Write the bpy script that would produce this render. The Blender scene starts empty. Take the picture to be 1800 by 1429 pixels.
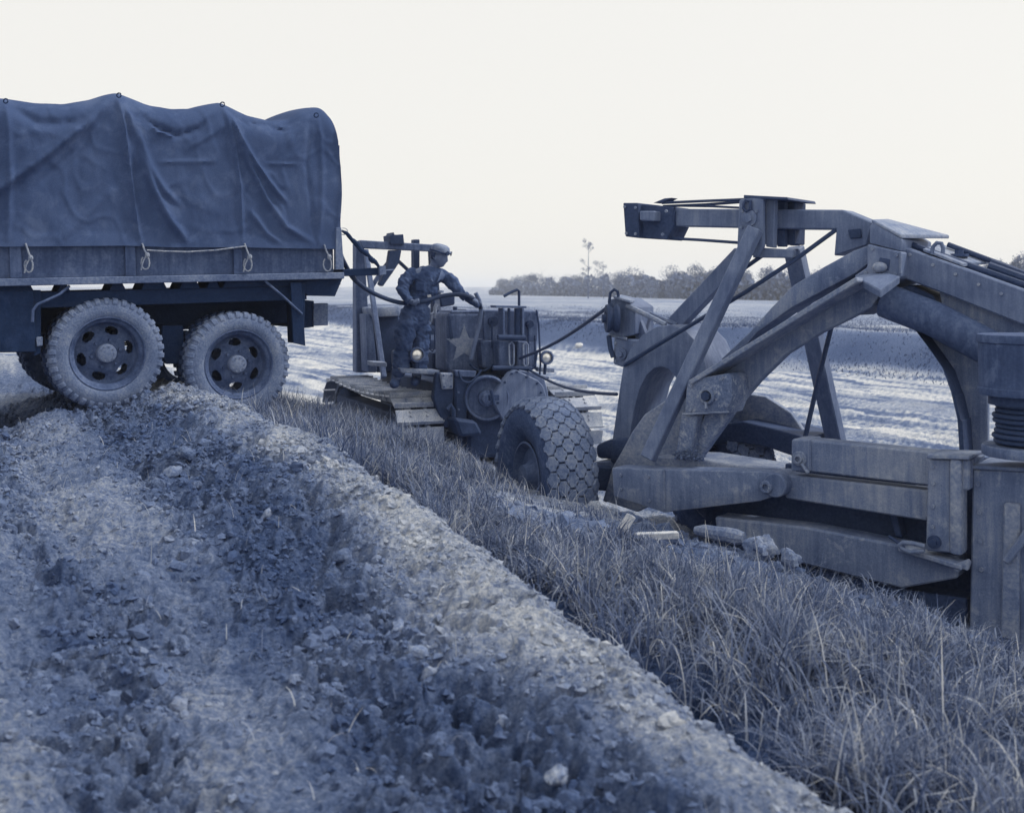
import bpy, bmesh, math, random
import numpy as np
from mathutils import Vector, Matrix

random.seed(7)
rng = np.random.default_rng(7)
R = math.radians
scene = bpy.context.scene
COL = scene.collection

# ------------------------------------------------------------------ camera
H = 1.5           # camera height
F = 2000.0        # focal length in photo pixels (photo 1800 x 1429)
HORIZON = 505.0
cam_data = bpy.data.cameras.new('camera')
cam = bpy.data.objects.new('camera', cam_data)
COL.objects.link(cam)
cam.location = (0, 0, H)
cam.rotation_euler = (R(90), 0, 0)
cam_data.sensor_width = 36
cam_data.lens = 36 * F / 1800
cam_data.shift_y = -(714.5 - HORIZON) / 1800
cam_data.clip_start = 0.05
cam_data.clip_end = 8000
cam_data.dof.use_dof = True
cam_data.dof.focus_distance = 8.8
cam_data.dof.aperture_fstop = 3.2
scene.camera = cam

# ------------------------------------------------------------------ sky, sun, exposure
SUN_EL, SUN_AZ = 47.0, 78.0       # azimuth clockwise from +Y
world = bpy.data.worlds.new('World')
scene.world = world
world.use_nodes = True
nt = world.node_tree
nt.nodes.clear()
w_out = nt.nodes.new('ShaderNodeOutputWorld')
sky = nt.nodes.new('ShaderNodeTexSky')
sky.sky_type = 'NISHITA'
sky.sun_disc = False
sky.sun_elevation = R(SUN_EL)
sky.sun_rotation = R(SUN_AZ)
sky.air_density = 1.0
sky.dust_density = 3.0
bg1 = nt.nodes.new('ShaderNodeBackground')
bg1.inputs['Strength'].default_value = 0.13
nt.links.new(sky.outputs[0], bg1.inputs[0])
bg2 = nt.nodes.new('ShaderNodeBackground')      # even overcast layer
bg2.inputs['Color'].default_value = (0.95, 0.932, 0.885, 1)
bg2.inputs['Strength'].default_value = 0.92
mx = nt.nodes.new('ShaderNodeMixShader')
mx.inputs[0].default_value = 0.92
nt.links.new(bg1.outputs[0], mx.inputs[1])
nt.links.new(bg2.outputs[0], mx.inputs[2])
nt.links.new(mx.outputs[0], w_out.inputs['Surface'])

sun_data = bpy.data.lights.new('sun', 'SUN')
sun_data.energy = 2.3
sun_data.angle = R(12)
sun_data.color = (1.0, 0.965, 0.90)
sun = bpy.data.objects.new('sun', sun_data)
COL.objects.link(sun)
sdir = Vector((math.sin(R(SUN_AZ)) * math.cos(R(SUN_EL)), math.cos(R(SUN_AZ)) * math.cos(R(SUN_EL)), math.sin(R(SUN_EL))))
sun.rotation_euler = sdir.to_track_quat('Z', 'Y').to_euler()
sun.location = sdir * 30

vs = scene.view_settings
vs.view_transform = 'Standard'
vs.look = 'None'
vs.gamma = 1
vs.exposure = 0.12
vs.use_curve_mapping = False
scene.cycles.use_denoising = True
scene.cycles.volume_bounces = 2
scene.cycles.max_bounces = 6
scene.cycles.diffuse_bounces = 3
scene.cycles.transparent_max_bounces = 8

# ------------------------------------------------------------------ helpers
def P(px, py, d):
    return Vector(((px - 900) / F * d, d, H + (HORIZON - py) / F * d))

class Frame:
    """a local frame: origin o, axes x, y, z; un() meets a view ray with the plane local y = yv"""
    def __init__(self, o, x, y, z):
        self.o = Vector(o); self.x = Vector(x).normalized(); self.y = Vector(y).normalized(); self.z = Vector(z).normalized()
    def un(self, px, py, yv=0.0):
        ray = Vector(((px - 900) / F, 1.0, (HORIZON - py) / F))
        c = Vector((0, 0, H))
        t = (yv - (c - self.o).dot(self.y)) / ray.dot(self.y)
        return c + ray * t
    def loc(self, p):
        q = p - self.o
        return Vector((q.dot(self.x), q.dot(self.y), q.dot(self.z)))
    def w(self, x, y, z):
        return self.o + self.x * x + self.y * y + self.z * z
    def unl(self, px, py, yv=0.0):
        return self.loc(self.un(px, py, yv))
    def matrix(self):
        m = Matrix.Identity(4)
        for i, a in enumerate((self.x, self.y, self.z)):
            for j in range(3):
                m[j][i] = a[j]
        for j in range(3):
            m[j][3] = self.o[j]
        return m

MINV = {}
def thing(name, label, cat, frame_or_matrix, group=None):
    o = bpy.data.objects.new(name, None)
    COL.objects.link(o)
    m = frame_or_matrix.matrix() if isinstance(frame_or_matrix, Frame) else frame_or_matrix
    o.matrix_world = m
    MINV[o.name] = m.inverted()
    o.empty_display_size = 0.2
    tag(o, label, cat, group)
    return o

def tag(o, label=None, cat=None, group=None, kind=None):
    if label: o['label'] = label
    if cat: o['category'] = cat
    if group: o['group'] = group
    if kind: o['kind'] = kind
    return o

class MB:
    """collects shapes in world space; build() links them as ONE mesh object"""
    def __init__(self):
        self.v = []; self.f = []
    def add(self, vs, fs):
        n = len(self.v)
        self.v.extend([Vector(p) for p in vs])
        self.f.extend([tuple(i + n for i in f) for f in fs])
        return self
    def prism(self, pts, ext):
        pts = [Vector(p) for p in pts]; ext = Vector(ext)
        n = len(pts)
        # orientation
        nrm = Vector((0, 0, 0))
        for i in range(n):
            nrm += (pts[i] - pts[0]).cross(pts[(i + 1) % n] - pts[0])
        if nrm.dot(ext) > 0:
            pts = pts[::-1]
        vs = pts + [p + ext for p in pts]
        fs = [tuple(range(n)), tuple(range(2 * n - 1, n - 1, -1))]
        fs += [((i + 1) % n, i, i + n, (i + 1) % n + n) for i in range(n)]
        return self.add(vs, fs)
    def px(self, fr, pts, yv, thick):
        """outline in photo pixels on the frame's plane y = yv, thickness away from the lens"""
        return self.prism([fr.un(a, b, yv) for a, b in pts], fr.y * thick)
    def obox(self, c, ax, ay, az):
        """centre, three half-extent vectors"""
        c = Vector(c); ax, ay, az = Vector(ax), Vector(ay), Vector(az)
        base = [c - ax - ay - az, c + ax - ay - az, c + ax + ay - az, c - ax + ay - az]
        return self.prism(base, az * 2)
    def lbox(self, fr, x0, x1, y0, y1, z0, z1):
        return self.prism([fr.w(x0, y0, z0), fr.w(x1, y0, z0), fr.w(x1, y1, z0), fr.w(x0, y1, z0)], fr.z * (z1 - z0))
    def bar(self, p, q, w, h, up=(0, 0, 1)):
        p, q = Vector(p), Vector(q)
        d = (q - p).normalized()
        s = d.cross(Vector(up)).normalized()
        u = s.cross(d).normalized()
        return self.obox((p + q) / 2, (q - p) / 2, s * w / 2, u * h / 2)
    def tube(self, pts, r, n=8, caps=True, closed=False):
        pts = [Vector(p) for p in pts]
        m = len(pts)
        rs = r if isinstance(r, (list, tuple)) else [r] * m
        prev = None; vs = []
        for i, p in enumerate(pts):
            if closed: t = pts[(i + 1) % m] - pts[i - 1]
            elif i == 0: t = pts[1] - pts[0]
            elif i == m - 1: t = pts[-1] - pts[-2]
            else: t = pts[i + 1] - pts[i - 1]
            t.normalize()
            if prev is None:
                ref = Vector((0, 0, 1)) if abs(t.z) < 0.9 else Vector((1, 0, 0))
                a = t.cross(ref).normalized()
            else:
                a = (prev - t * prev.dot(t)).normalized()
            prev = a
            b = t.cross(a)
            for k in range(n):
                an = 2 * math.pi * k / n
                vs.append(p + (a * math.cos(an) + b * math.sin(an)) * rs[i])
        fs = []
        for i in range(m if closed else m - 1):
            j = (i + 1) % m
            for k in range(n):
                l = (k + 1) % n
                fs.append((i * n + k, i * n + l, j * n + l, j * n + k))
        if caps and not closed:
            fs.append(tuple(range(n - 1, -1, -1)))
            fs.append(tuple((m - 1) * n + k for k in range(n)))
        return self.add(vs, fs)
    def lathe(self, c, axis, prof, n=32, ref=None, a0=0.0, a1=2 * math.pi, cap=False, skip=None):
        """prof: list of (radius, offset along axis)"""
        c, axis = Vector(c), Vector(axis).normalized()
        ref = Vector(ref) if ref else (Vector((0, 0, 1)) if abs(axis.z) < 0.9 else Vector((1, 0, 0)))
        a = (ref - axis * ref.dot(axis)).normalized(); b = axis.cross(a)
        full = abs(a1 - a0 - 2 * math.pi) < 1e-6
        cols = n if full else n + 1
        vs = []
        for k in range(cols):
            an = a0 + (a1 - a0) * k / n
            dr = a * math.cos(an) + b * math.sin(an)
            for r, o in prof:
                vs.append(c + dr * r + axis * o)
        m = len(prof); fs = []
        for k in range(n):
            l = (k + 1) % cols
            for i in range(m - 1):
                if skip and skip(k, i): continue
                fs.append((k * m + i, l * m + i, l * m + i + 1, k * m + i + 1))
        if cap:
            fs.append(tuple(k * m for k in range(cols - 1, -1, -1)))
            fs.append(tuple(k * m + m - 1 for k in range(cols)))
        return self.add(vs, fs)
    def disc(self, c, axis, r, t, n=24, bev=0.0):
        pr = [(1e-4, 0), (r - bev, 0), (r, bev), (r, t), (1e-4, t)] if bev else [(1e-4, 0), (r, 0), (r, t), (1e-4, t)]
        return self.lathe(c, axis, pr, n)
    def ball(self, c, rx, ry=None, rz=None, n=12, m=8):
        ry = ry or rx; rz = rz or rx
        c = Vector(c); vs = []; fs = []
        for i in range(m + 1):
            t = math.pi * i / m
            for k in range(n):
                a = 2 * math.pi * k / n
                vs.append(c + Vector((rx * math.sin(t) * math.cos(a), ry * math.sin(t) * math.sin(a), rz * math.cos(t))))
        for i in range(m):
            for k in range(n):
                l = (k + 1) % n
                fs.append((i * n + k, (i + 1) * n + k, (i + 1) * n + l, i * n + l))
        return self.add(vs, fs)
    def mesh(self, name, minv=None, bevel=0.0, smooth=True, segs=1, angle=32):
        vs = [minv @ p for p in self.v] if minv else self.v
        me = bpy.data.meshes.new(name)
        me.from_pydata([tuple(p) for p in vs], [], self.f)
        bm = bmesh.new(); bm.from_mesh(me)
        bmesh.ops.remove_doubles(bm, verts=bm.verts, dist=2e-5)
        bmesh.ops.recalc_face_normals(bm, faces=bm.faces)
        if bevel > 0:
            ed = [e for e in bm.edges if len(e.link_faces) == 2 and e.calc_face_angle(0) > R(25)]
            bmesh.ops.bevel(bm, geom=ed, offset=bevel, segments=segs, profile=0.5, affect='EDGES', clamp_overlap=True)
        bm.to_mesh(me); bm.free()
        if smooth:
            me.shade_smooth()
            me.set_sharp_from_angle(angle=R(angle))
        return me
    def build(self, name, mat, parent=None, bevel=0.0, smooth=True, segs=1, angle=32):
        minv = None
        if parent is not None:
            minv = MINV[parent.name]
        me = self.mesh(name, minv, bevel, smooth, segs, angle)
        me.materials.append(mat)
        o = bpy.data.objects.new(name, me)
        COL.objects.link(o)
        if parent is not None:
            o.parent = parent
            MINV[o.name] = minv
        return o

def place(name, me, parent, mw):
    """another object sharing mesh data, world matrix mw, child of parent"""
    o = bpy.data.objects.new(name, me)
    COL.objects.link(o)
    o.parent = parent
    o.matrix_local = MINV[parent.name] @ mw
    return o

def basis(o, x, y, z):
    m = Matrix.Identity(4)
    for i, a in enumerate((x, y, z)):
        for j in range(3): m[j][i] = a[j]
    for j in range(3): m[j][3] = o[j]
    return m

# ------------------------------------------------------------------ numpy noise
def _hash(ix, iy, seed):
    h = (ix.astype(np.int64) * 374761393 + iy.astype(np.int64) * 668265263 + seed * 974634777) & 0x7fffffff
    h = ((h ^ (h >> 13)) * 1274126177) & 0x7fffffff
    h = (h ^ (h >> 16)) & 0xffff
    return h / 65535.0
def vnoise(x, y, seed=0):
    ix = np.floor(x); iy = np.floor(y)
    fx = x - ix; fy = y - iy
    fx = fx * fx * fx * (fx * (fx * 6 - 15) + 10); fy = fy * fy * fy * (fy * (fy * 6 - 15) + 10)
    a = _hash(ix, iy, seed); b = _hash(ix + 1, iy, seed); c = _hash(ix, iy + 1, seed); d = _hash(ix + 1, iy + 1, seed)
    return (a * (1 - fx) + b * fx) * (1 - fy) + (c * (1 - fx) + d * fx) * fy
def fbm(x, y, oct=4, seed=0, gain=0.5):
    s = 0; a = 1; t = 0
    for k in range(oct):
        ca, sa = math.cos(0.6 * k), math.sin(0.6 * k)
        s = s + a * vnoise((x * ca - y * sa) * 2 ** k + 17.3 * k, (x * sa + y * ca) * 2 ** k + 9.1 * k, seed + k)
        t += a; a *= gain
    return s / t
def sstep(a, b, x):
    t = np.clip((x - a) / (b - a), 0, 1)
    return t * t * (3 - 2 * t)

# ------------------------------------------------------------------ materials
RAMP = [(0.0, (0.008, 0.018, 0.052)), (0.03, (0.019, 0.039, 0.100)), (0.06, (0.035, 0.060, 0.142)), (0.10, (0.060, 0.094, 0.200)),  # dark stops lifted to navy: the blue of shade put into the colour
        (0.20, (0.140, 0.187, 0.315)), (0.40, (0.360, 0.398, 0.480)), (0.90, (0.890, 0.870, 0.820))]
class NT:
    def __init__(self, name):
        self.m = bpy.data.materials.new(name)
        self.m.use_nodes = True
        self.t = self.m.node_tree
        self.t.nodes.clear()
        self.out = self.t.nodes.new('ShaderNodeOutputMaterial')
    def n(self, typ, **kw):
        nd = self.t.nodes.new(typ)
        for k, v in kw.items(): setattr(nd, k, v)
        return nd
    def l(self, a, b): self.t.links.new(a, b)
    def math(self, op, a, b=None, c=None, clamp=False):
        nd = self.n('ShaderNodeMath', operation=op, use_clamp=clamp)
        for i, v in enumerate((a, b, c)):
            if v is None: continue
            if isinstance(v, (int, float)): nd.inputs[i].default_value = v
            else: self.l(v, nd.inputs[i])
        return nd.outputs[0]
    def noise(self, vec, scale, detail=4, rough=0.55, dist=0.0):
        nd = self.n('ShaderNodeTexNoise')
        nd.inputs['Scale'].default_value = scale
        nd.inputs['Detail'].default_value = detail
        nd.inputs['Roughness'].default_value = rough
        nd.inputs['Distortion'].default_value = dist
        self.l(vec, nd.inputs['Vector'])
        return nd.outputs['Fac']
    def rng(self, v, a, b, c, d):
        nd = self.n('ShaderNodeMapRange')
        self.l(v, nd.inputs[0])
        for i, q in enumerate((a, b, c, d)): nd.inputs[i + 1].default_value = q
        return nd.outputs[0]
    def duo(self, L):
        nd = self.n('ShaderNodeValToRGB')
        cr = nd.color_ramp
        while len(cr.elements) < len(RAMP): cr.elements.new(0.5)
        for e, (p, c) in zip(cr.elements, RAMP):
            e.position = p; e.color = (*c, 1)
        for i, (p, c) in enumerate(RAMP):
            cr.elements[i].position = p; cr.elements[i].color = (*c, 1)
        self.l(L, nd.inputs[0])
        return nd.outputs[0]

MATS = {}
def mat(name, L, var=0.3, scale=3.0, fine=0.25, fscale=45.0, rough=0.7, spec=0.25, bump=0.15, bscale=60.0,
        dust=0.0, dustL=0.35, dscale=5.0, dthr=0.56, stretch=None, metal=0.0, trans=0.0, wear=0.0, wearL=0.34, wr=0.012, streak=0.0):
    t = NT(name)
    geo = t.n('ShaderNodeNewGeometry')
    pos = geo.outputs['Position']
    if stretch:
        mp = t.n('ShaderNodeMapping'); mp.inputs['Scale'].default_value = stretch
        t.l(pos, mp.inputs['Vector']); vec = mp.outputs[0]
    else:
        vec = pos
    n1 = t.rng(t.noise(vec, scale, 5, 0.6), 0.3, 0.7, 1 - var, 1 + var)
    n2 = t.rng(t.noise(vec, fscale, 3, 0.6), 0.3, 0.7, 1 - fine, 1 + fine)
    Lv = t.math('MULTIPLY', t.math('MULTIPLY', n1, n2), L)
    if dust > 0:
        dn = t.rng(t.noise(pos, dscale, 7, 0.68, 0.4), dthr, dthr + 0.16, 0.0, dust)
        a = t.math('MULTIPLY', Lv, t.math('SUBTRACT', 1.0, dn))
        Lv = t.math('ADD', a, t.math('MULTIPLY', dn, dustL))
    if streak > 0:    # rain and grime runs
        mq = t.n('ShaderNodeMapping'); mq.inputs['Scale'].default_value = (26, 26, 2.2); t.l(pos, mq.inputs['Vector'])
        Lv = t.math('MULTIPLY', Lv, t.rng(t.noise(mq.outputs[0], 1.0, 5, 0.65), 0.32, 0.68, 1 - streak, 1 + streak))
    if wear > 0:      # paint rubbed off the corners
        bv = t.n('ShaderNodeBevel', samples=4); bv.inputs['Radius'].default_value = wr
        dp = t.n('ShaderNodeVectorMath', operation='DOT_PRODUCT'); t.l(bv.outputs[0], dp.inputs[0]); t.l(geo.outputs['Normal'], dp.inputs[1])
        e = t.rng(dp.outputs['Value'], 0.985, 0.80, 0.0, wear)
        e = t.math('MULTIPLY', e, t.rng(t.noise(pos, 22, 4, 0.6), 0.38, 0.62, 0.25, 1.0))
        Lv = t.math('ADD', t.math('MULTIPLY', Lv, t.math('SUBTRACT', 1.0, e)), t.math('MULTIPLY', e, wearL))
    col = t.duo(Lv)
    b = t.n('ShaderNodeBsdfPrincipled')
    t.l(col, b.inputs['Base Color'])
    b.inputs['Roughness'].default_value = rough
    b.inputs['Metallic'].default_value = metal
    b.inputs['Specular IOR Level'].default_value = spec
    if bump > 0:
        bp = t.n('ShaderNodeBump'); bp.inputs['Strength'].default_value = bump; bp.inputs['Distance'].default_value = 0.02
        t.l(t.noise(vec, bscale, 4, 0.6), bp.inputs['Height']); t.l(bp.outputs[0], b.inputs['Normal'])
    if trans > 0:
        tr = t.n('ShaderNodeBsdfTranslucent'); t.l(col, tr.inputs[0])
        ms = t.n('ShaderNodeMixShader'); ms.inputs[0].default_value = trans
        t.l(b.outputs[0], ms.inputs[1]); t.l(tr.outputs[0], ms.inputs[2]); t.l(ms.outputs[0], t.out.inputs[0])
    else:
        t.l(b.outputs[0], t.out.inputs[0])
    MATS[name] = t.m
    return t.m

mat('canvas', 0.092, var=0.22, scale=1.6, fine=0.16, fscale=130, rough=0.95, spec=0.05, bump=0.22, bscale=230, dust=0.35, dustL=0.19, dscale=5, dthr=.5)
mat('truck_paint', 0.10, var=0.3, fine=0.2, rough=0.7, spec=0.2, dust=0.5, dustL=0.24, dscale=7, streak=.25)
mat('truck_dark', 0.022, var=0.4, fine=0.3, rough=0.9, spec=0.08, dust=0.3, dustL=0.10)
mat('wood_rail', 0.17, var=0.35, fine=0.3, rough=0.85, dust=0.4, dustL=0.3, dscale=12)
mat('tyre_dusty', 0.205, var=0.25, scale=5, fine=0.25, fscale=60, rough=0.95, spec=0.1, bump=0.25, dust=0.5, dustL=0.14, dscale=9)
mat('rim_paint', 0.10, var=0.4, scale=9, fine=0.3, rough=0.8, dust=0.6, dustL=0.22, dscale=10)
mat('hub_dusty', 0.21, var=0.25, fine=0.25, rough=0.85)
mat('steel_paint', 0.165, var=0.32, scale=3, fine=0.12, fscale=90, rough=0.6, spec=0.3, bump=0.10, dust=0.55, dustL=0.24, dscale=5, wear=.6, wearL=.27, streak=.22)
mat('steel_mud', 0.20, var=0.3, scale=5, fine=0.3, fscale=70, rough=0.9, spec=0.1, bump=0.5, bscale=45, dust=0.95, dustL=0.46, dscale=17, dthr=0.54, wear=.6, wearL=.45, wr=.016)
mat('steel_dirty', 0.20, var=0.42, scale=2.2, fine=0.16, fscale=120, rough=0.8, spec=0.2, bump=0.25, bscale=55, dust=0.7, dustL=0.38, dscale=11, dthr=0.555, wear=.75, wearL=.42, wr=.016, streak=.22)
mat('steel_dust', 0.25, var=0.3, scale=5, fine=0.25, rough=0.85, bump=0.3, dust=0.5, dustL=0.4, dscale=8)
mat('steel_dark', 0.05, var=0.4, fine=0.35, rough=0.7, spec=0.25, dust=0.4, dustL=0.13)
mat('tractor_paint', 0.115, var=0.3, scale=4, fine=0.25, rough=0.65, dust=0.55, dustL=0.25, dscale=8, wear=.6, wearL=.28, streak=.28)
mat('tractor_dark', 0.04, var=0.45, fine=0.3, rough=0.75, spec=0.25, dust=0.35, dustL=0.12, dscale=12)
mat('worn_steel', 0.33, var=0.3, scale=8, fine=0.3, fscale=90, rough=0.5, spec=0.5, dust=0.5, dustL=0.16, dscale=24, dthr=0.6)
mat('star_white', 0.27, var=0.25, scale=9, fine=0.2, rough=0.85, dust=0.5, dustL=0.25, dscale=14)
mat('lens_glass', 0.9, var=0.05, fine=0.03, rough=0.28, spec=0.6, bump=0.0, metal=0.75)
mat('bright_metal', 0.6, var=0.2, fine=0.2, rough=0.4, spec=0.5)
mat('rope', 0.33, var=0.3, scale=30, fine=0.4, fscale=160, rough=0.95, spec=0.05, bump=0.6, bscale=200)
mat('cable', 0.045, var=0.3, fine=0.3, rough=0.6)
mat('hose', 0.03, var=0.3, fine=0.2, rough=0.6, spec=0.3)
mat('tyre_shaded', 0.085, var=0.4, scale=5, fine=0.3, rough=0.95, spec=0.08, bump=0.3, dust=0.6, dustL=0.2, dscale=8)  # rubber darkened for sidewalls and rear tyres that lie in shade
mat('earth_tyre', 0.20, var=0.3, scale=5, fine=0.3, rough=0.95, spec=0.08, bump=0.3, dust=0.6, dustL=0.30, dscale=8)
mat('coverall', 0.095, var=0.35, scale=6, fine=0.15, fscale=150, rough=0.95, spec=0.05, bump=0.3, bscale=35, dust=0.4, dustL=0.2, dscale=9)
mat('lapel_lit', 0.17, var=0.3, scale=9, fine=0.15, fscale=150, rough=0.95, spec=0.05, bump=0.3, bscale=35)  # coverall cloth made paler for the light falling on the lapels
mat('skin', 0.19, var=0.15, scale=20, fine=0.1, rough=0.6, spec=0.3, bump=0.05)
mat('cap_cloth', 0.24, var=0.2, scale=15, fine=0.2, rough=0.95, spec=0.05)
mat('glove', 0.05, var=0.3, fine=0.3, rough=0.9)
mat('clod', 0.17, var=0.3, scale=9, fine=0.35, fscale=60, rough=1.0, spec=0.03, bump=0.9, bscale=75)
mat('pale_stone', 0.23, var=0.35, scale=9, fine=0.3, fscale=70, rough=0.95, spec=0.05, bump=0.4, bscale=40)
mat('pale_wood', 0.52, var=0.25, scale=10, fine=0.25, rough=0.9, bump=0.3, bscale=70)
mat('bark', 0.14, var=0.3, scale=8, fine=0.3, rough=0.95, spec=0.05)
# ------------------------------------------------------------------ terrain
C0 = np.array([0.77, 2.80]); EV = np.array([-0.466, 0.885]); NV = np.array([0.885, 0.466])
def to_sc(x, y):
    dx = x - C0[0]; dy = y - C0[1]
    return dx * EV[0] + dy * EV[1], dx * NV[0] + dy * NV[1]
def from_sc(s, c):
    return C0[0] + s * EV[0] + c * NV[0], C0[1] + s * EV[1] + c * NV[1]
KS = np.array([-6, -1.5, 0, 0.78, 1.95, 3.9, 7.8, 10.5, 15, 30])
KZ = np.array([0.10, 0.16, 0.21, 0.26, 0.38, 0.60, 0.65, 0.55, 0.10, -0.2])
FLOOR = -0.55
def ground(x, y, detail=True):
    x = np.asarray(x, float); y = np.asarray(y, float)
    s, c = to_sc(x, y)
    c = c + (fbm(s * 0.9, s * 0 + 3, 3, 5) - 0.5) * 0.35 * np.exp(-(c / 1.0) ** 2) + (fbm(s * 1.3, s * 0 + 8, 3, 9) - 0.5) * 0.5 * np.exp(-((c - 2.5) / 0.7) ** 2)
    K = np.interp(s, KS, KZ)
    left = np.interp(c, [-30, -8, -3, -1.9, -1.6, -1.35, -1.1, -0.8, -0.45, -0.15, 0.0],
                     [0.2, 0.0, -0.16, -0.17, -0.19, -0.23, -0.18, -0.165, -0.12, -0.025, 0.0]) + K
    E = -0.22 + 0.022 * np.clip(s, -2, 10) - 0.06 * np.clip(s - 10, 0, 5)
    E = np.maximum(E, FLOOR)
    gbase = np.maximum(K - 0.27, E)
    tt = np.clip((c - 0.45) / 2.05, 0, 1)
    strip = gbase * (1 - tt) + E * tt
    face = K + (strip - K) * sstep(0.06, 0.42, c)
    edge = strip + (FLOOR - strip) * sstep(2.5, 2.8, c)
    z = np.where(c < 0, left, np.where(c < 0.45, face, edge))
    # far side of the cut: bank and field
    bc = c + (fbm(s * 0.12, s * 0 + 2, 3, 21) - 0.5) * 4
    field = 0.30 - 0.0075 * np.clip(c - 19, 0, 140)
    zb = FLOOR + (field - FLOOR) * sstep(16.4, 20.0, bc) + 0.25 * (fbm(x * 0.25, y * 0.25, 3, 33) - 0.5) * sstep(16, 19, bc) * (c < 60)
    z = np.where(c > 8, zb, z)
    # left plateau behind the truck falls away to the plain
    fall = sstep(14, 45, s) * (c < 8)
    z = z * (1 - fall) + (-0.45) * fall
    # hollow beside the truck's front bogie wheel
    z = z - 0.24 * np.exp(-((s - 8.9) / 1.15) ** 2) * sstep(-0.72, -1.5, c)
    # spoil heap rising behind the truck at the left
    z = z + 0.62 * np.exp(-(((x + 6.6) / 1.9) ** 2 + ((y - 14.6) / 2.0) ** 2)) * (1 + .5 * (fbm(x * 1.4, y * 1.4, 3, 35) - .5))
    dist = np.hypot(x, y)
    z = z + 2.2 * sstep(420, 1300, dist) + 0.8 * sstep(300, 900, dist) * (fbm(x / 160, y / 300, 3, 31) - 0.3)
    # broad unevenness
    z = z + (fbm(x * 0.7, y * 0.7, 3, 11) - 0.5) * 0.10 * sstep(0.5, 3, np.abs(c - 1.2)) * (dist < 80)
    if detail:
        near = 1 - sstep(9, 26, dist)
        # ruts on the cut floor and furrows on the left slope
        rut = vnoise(s * 0.35, c * 1.6, 41) - 0.5
        z = z + np.where((c > 2.9) & (c < 17), rut * 0.03 + 0.12 * (fbm(s * 1.2, c * 2.4, 5, 43, .65) - .5), 0)
        fur = vnoise(s * 0.8, c * 5.0, 42) - 0.5
        z = z + np.where(c < -0.7, fur * 0.05, 0) * near
        loose = loose_mask(s, c)
        rough = 0.42 + 0.75 * loose
        hasgrass = sstep(0.3, 0.6, c) * (1 - sstep(2.5, 2.8, c))
        rough = rough * (1 - 0.5 * hasgrass)
        b1 = fbm(x * 4.5, y * 4.5, 3, 51) - 0.5
        b2 = np.abs(fbm(x * 11, y * 11, 3, 52) - 0.5) * 2
        b3 = fbm(x * 33, y * 33, 3, 53) - 0.5
        b4 = 1 - np.abs(fbm(x * 22, y * 22, 2, 54) - 0.5) * 4
        z = z + near * rough * (b1 * 0.17 - b2 * 0.07 + b3 * 0.022 + lump(x, y) * 0.034 + lump(x * 0.42 + 3, y * 0.42) * 0.045 - pits(x, y) * 0.075)
        # cleat prints pressed across the packed tracks
        cle = np.sin(s * 2 * math.pi / 0.13 + 2.2 * fbm(x * 1.5, y * 1.5, 2, 56)) * sstep(0.40, 0.62, fbm(x * 1.2, y * 1.2, 2, 57))
        z = z + near * np.where(c < -0.75, cle * 0.011 * (1 - loose), 0)
    return z
def lump(x, y):
    # crumbled lumps: rounded tops with narrow dark gaps between them
    a = 1 - np.abs(vnoise(x * 13 + 0.5 * vnoise(x * 30, y * 30, 3), y * 13, 81) - 0.5) * 2
    b = 1 - np.abs(vnoise(x * 29 + 7, y * 29, 82) - 0.5) * 2
    return a * 0.7 + b * 0.4 - 0.6
def pits(x, y):
    # gaps between tumbled lumps
    q = x + 0.06 * (vnoise(x * 9, y * 9, 85) - .5); r = y + 0.06 * (vnoise(x * 9 + 5, y * 9, 86) - .5)
    a = sstep(0.60, 0.80, vnoise(q * 11, r * 15, 83)); b = sstep(0.62, 0.80, vnoise(q * 24 + 3, r * 30, 84))
    return (a + 0.55 * b) * sstep(0.40, 0.58, fbm(x * 1.6, y * 1.6, 3, 87))
def loose_mask(s, c):
    w = (fbm(s * 0.9, c * 2.2, 4, 61, .6) - 0.5) * 0.9
    cc = c + w * 0.6
    a = sstep(-1.0, -0.70, cc) * (1 - sstep(-0.35, -0.08, cc))
    b = np.exp(-((cc + 1.40) / 0.16) ** 2)
    l = np.exp(-((cc + 2.7) / 0.25) ** 2) * 0.7
    return np.clip(a + b + l, 0, 1)
def gz(x, y):
    return float(ground(np.array([x]), np.array([y]))[0])

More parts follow.
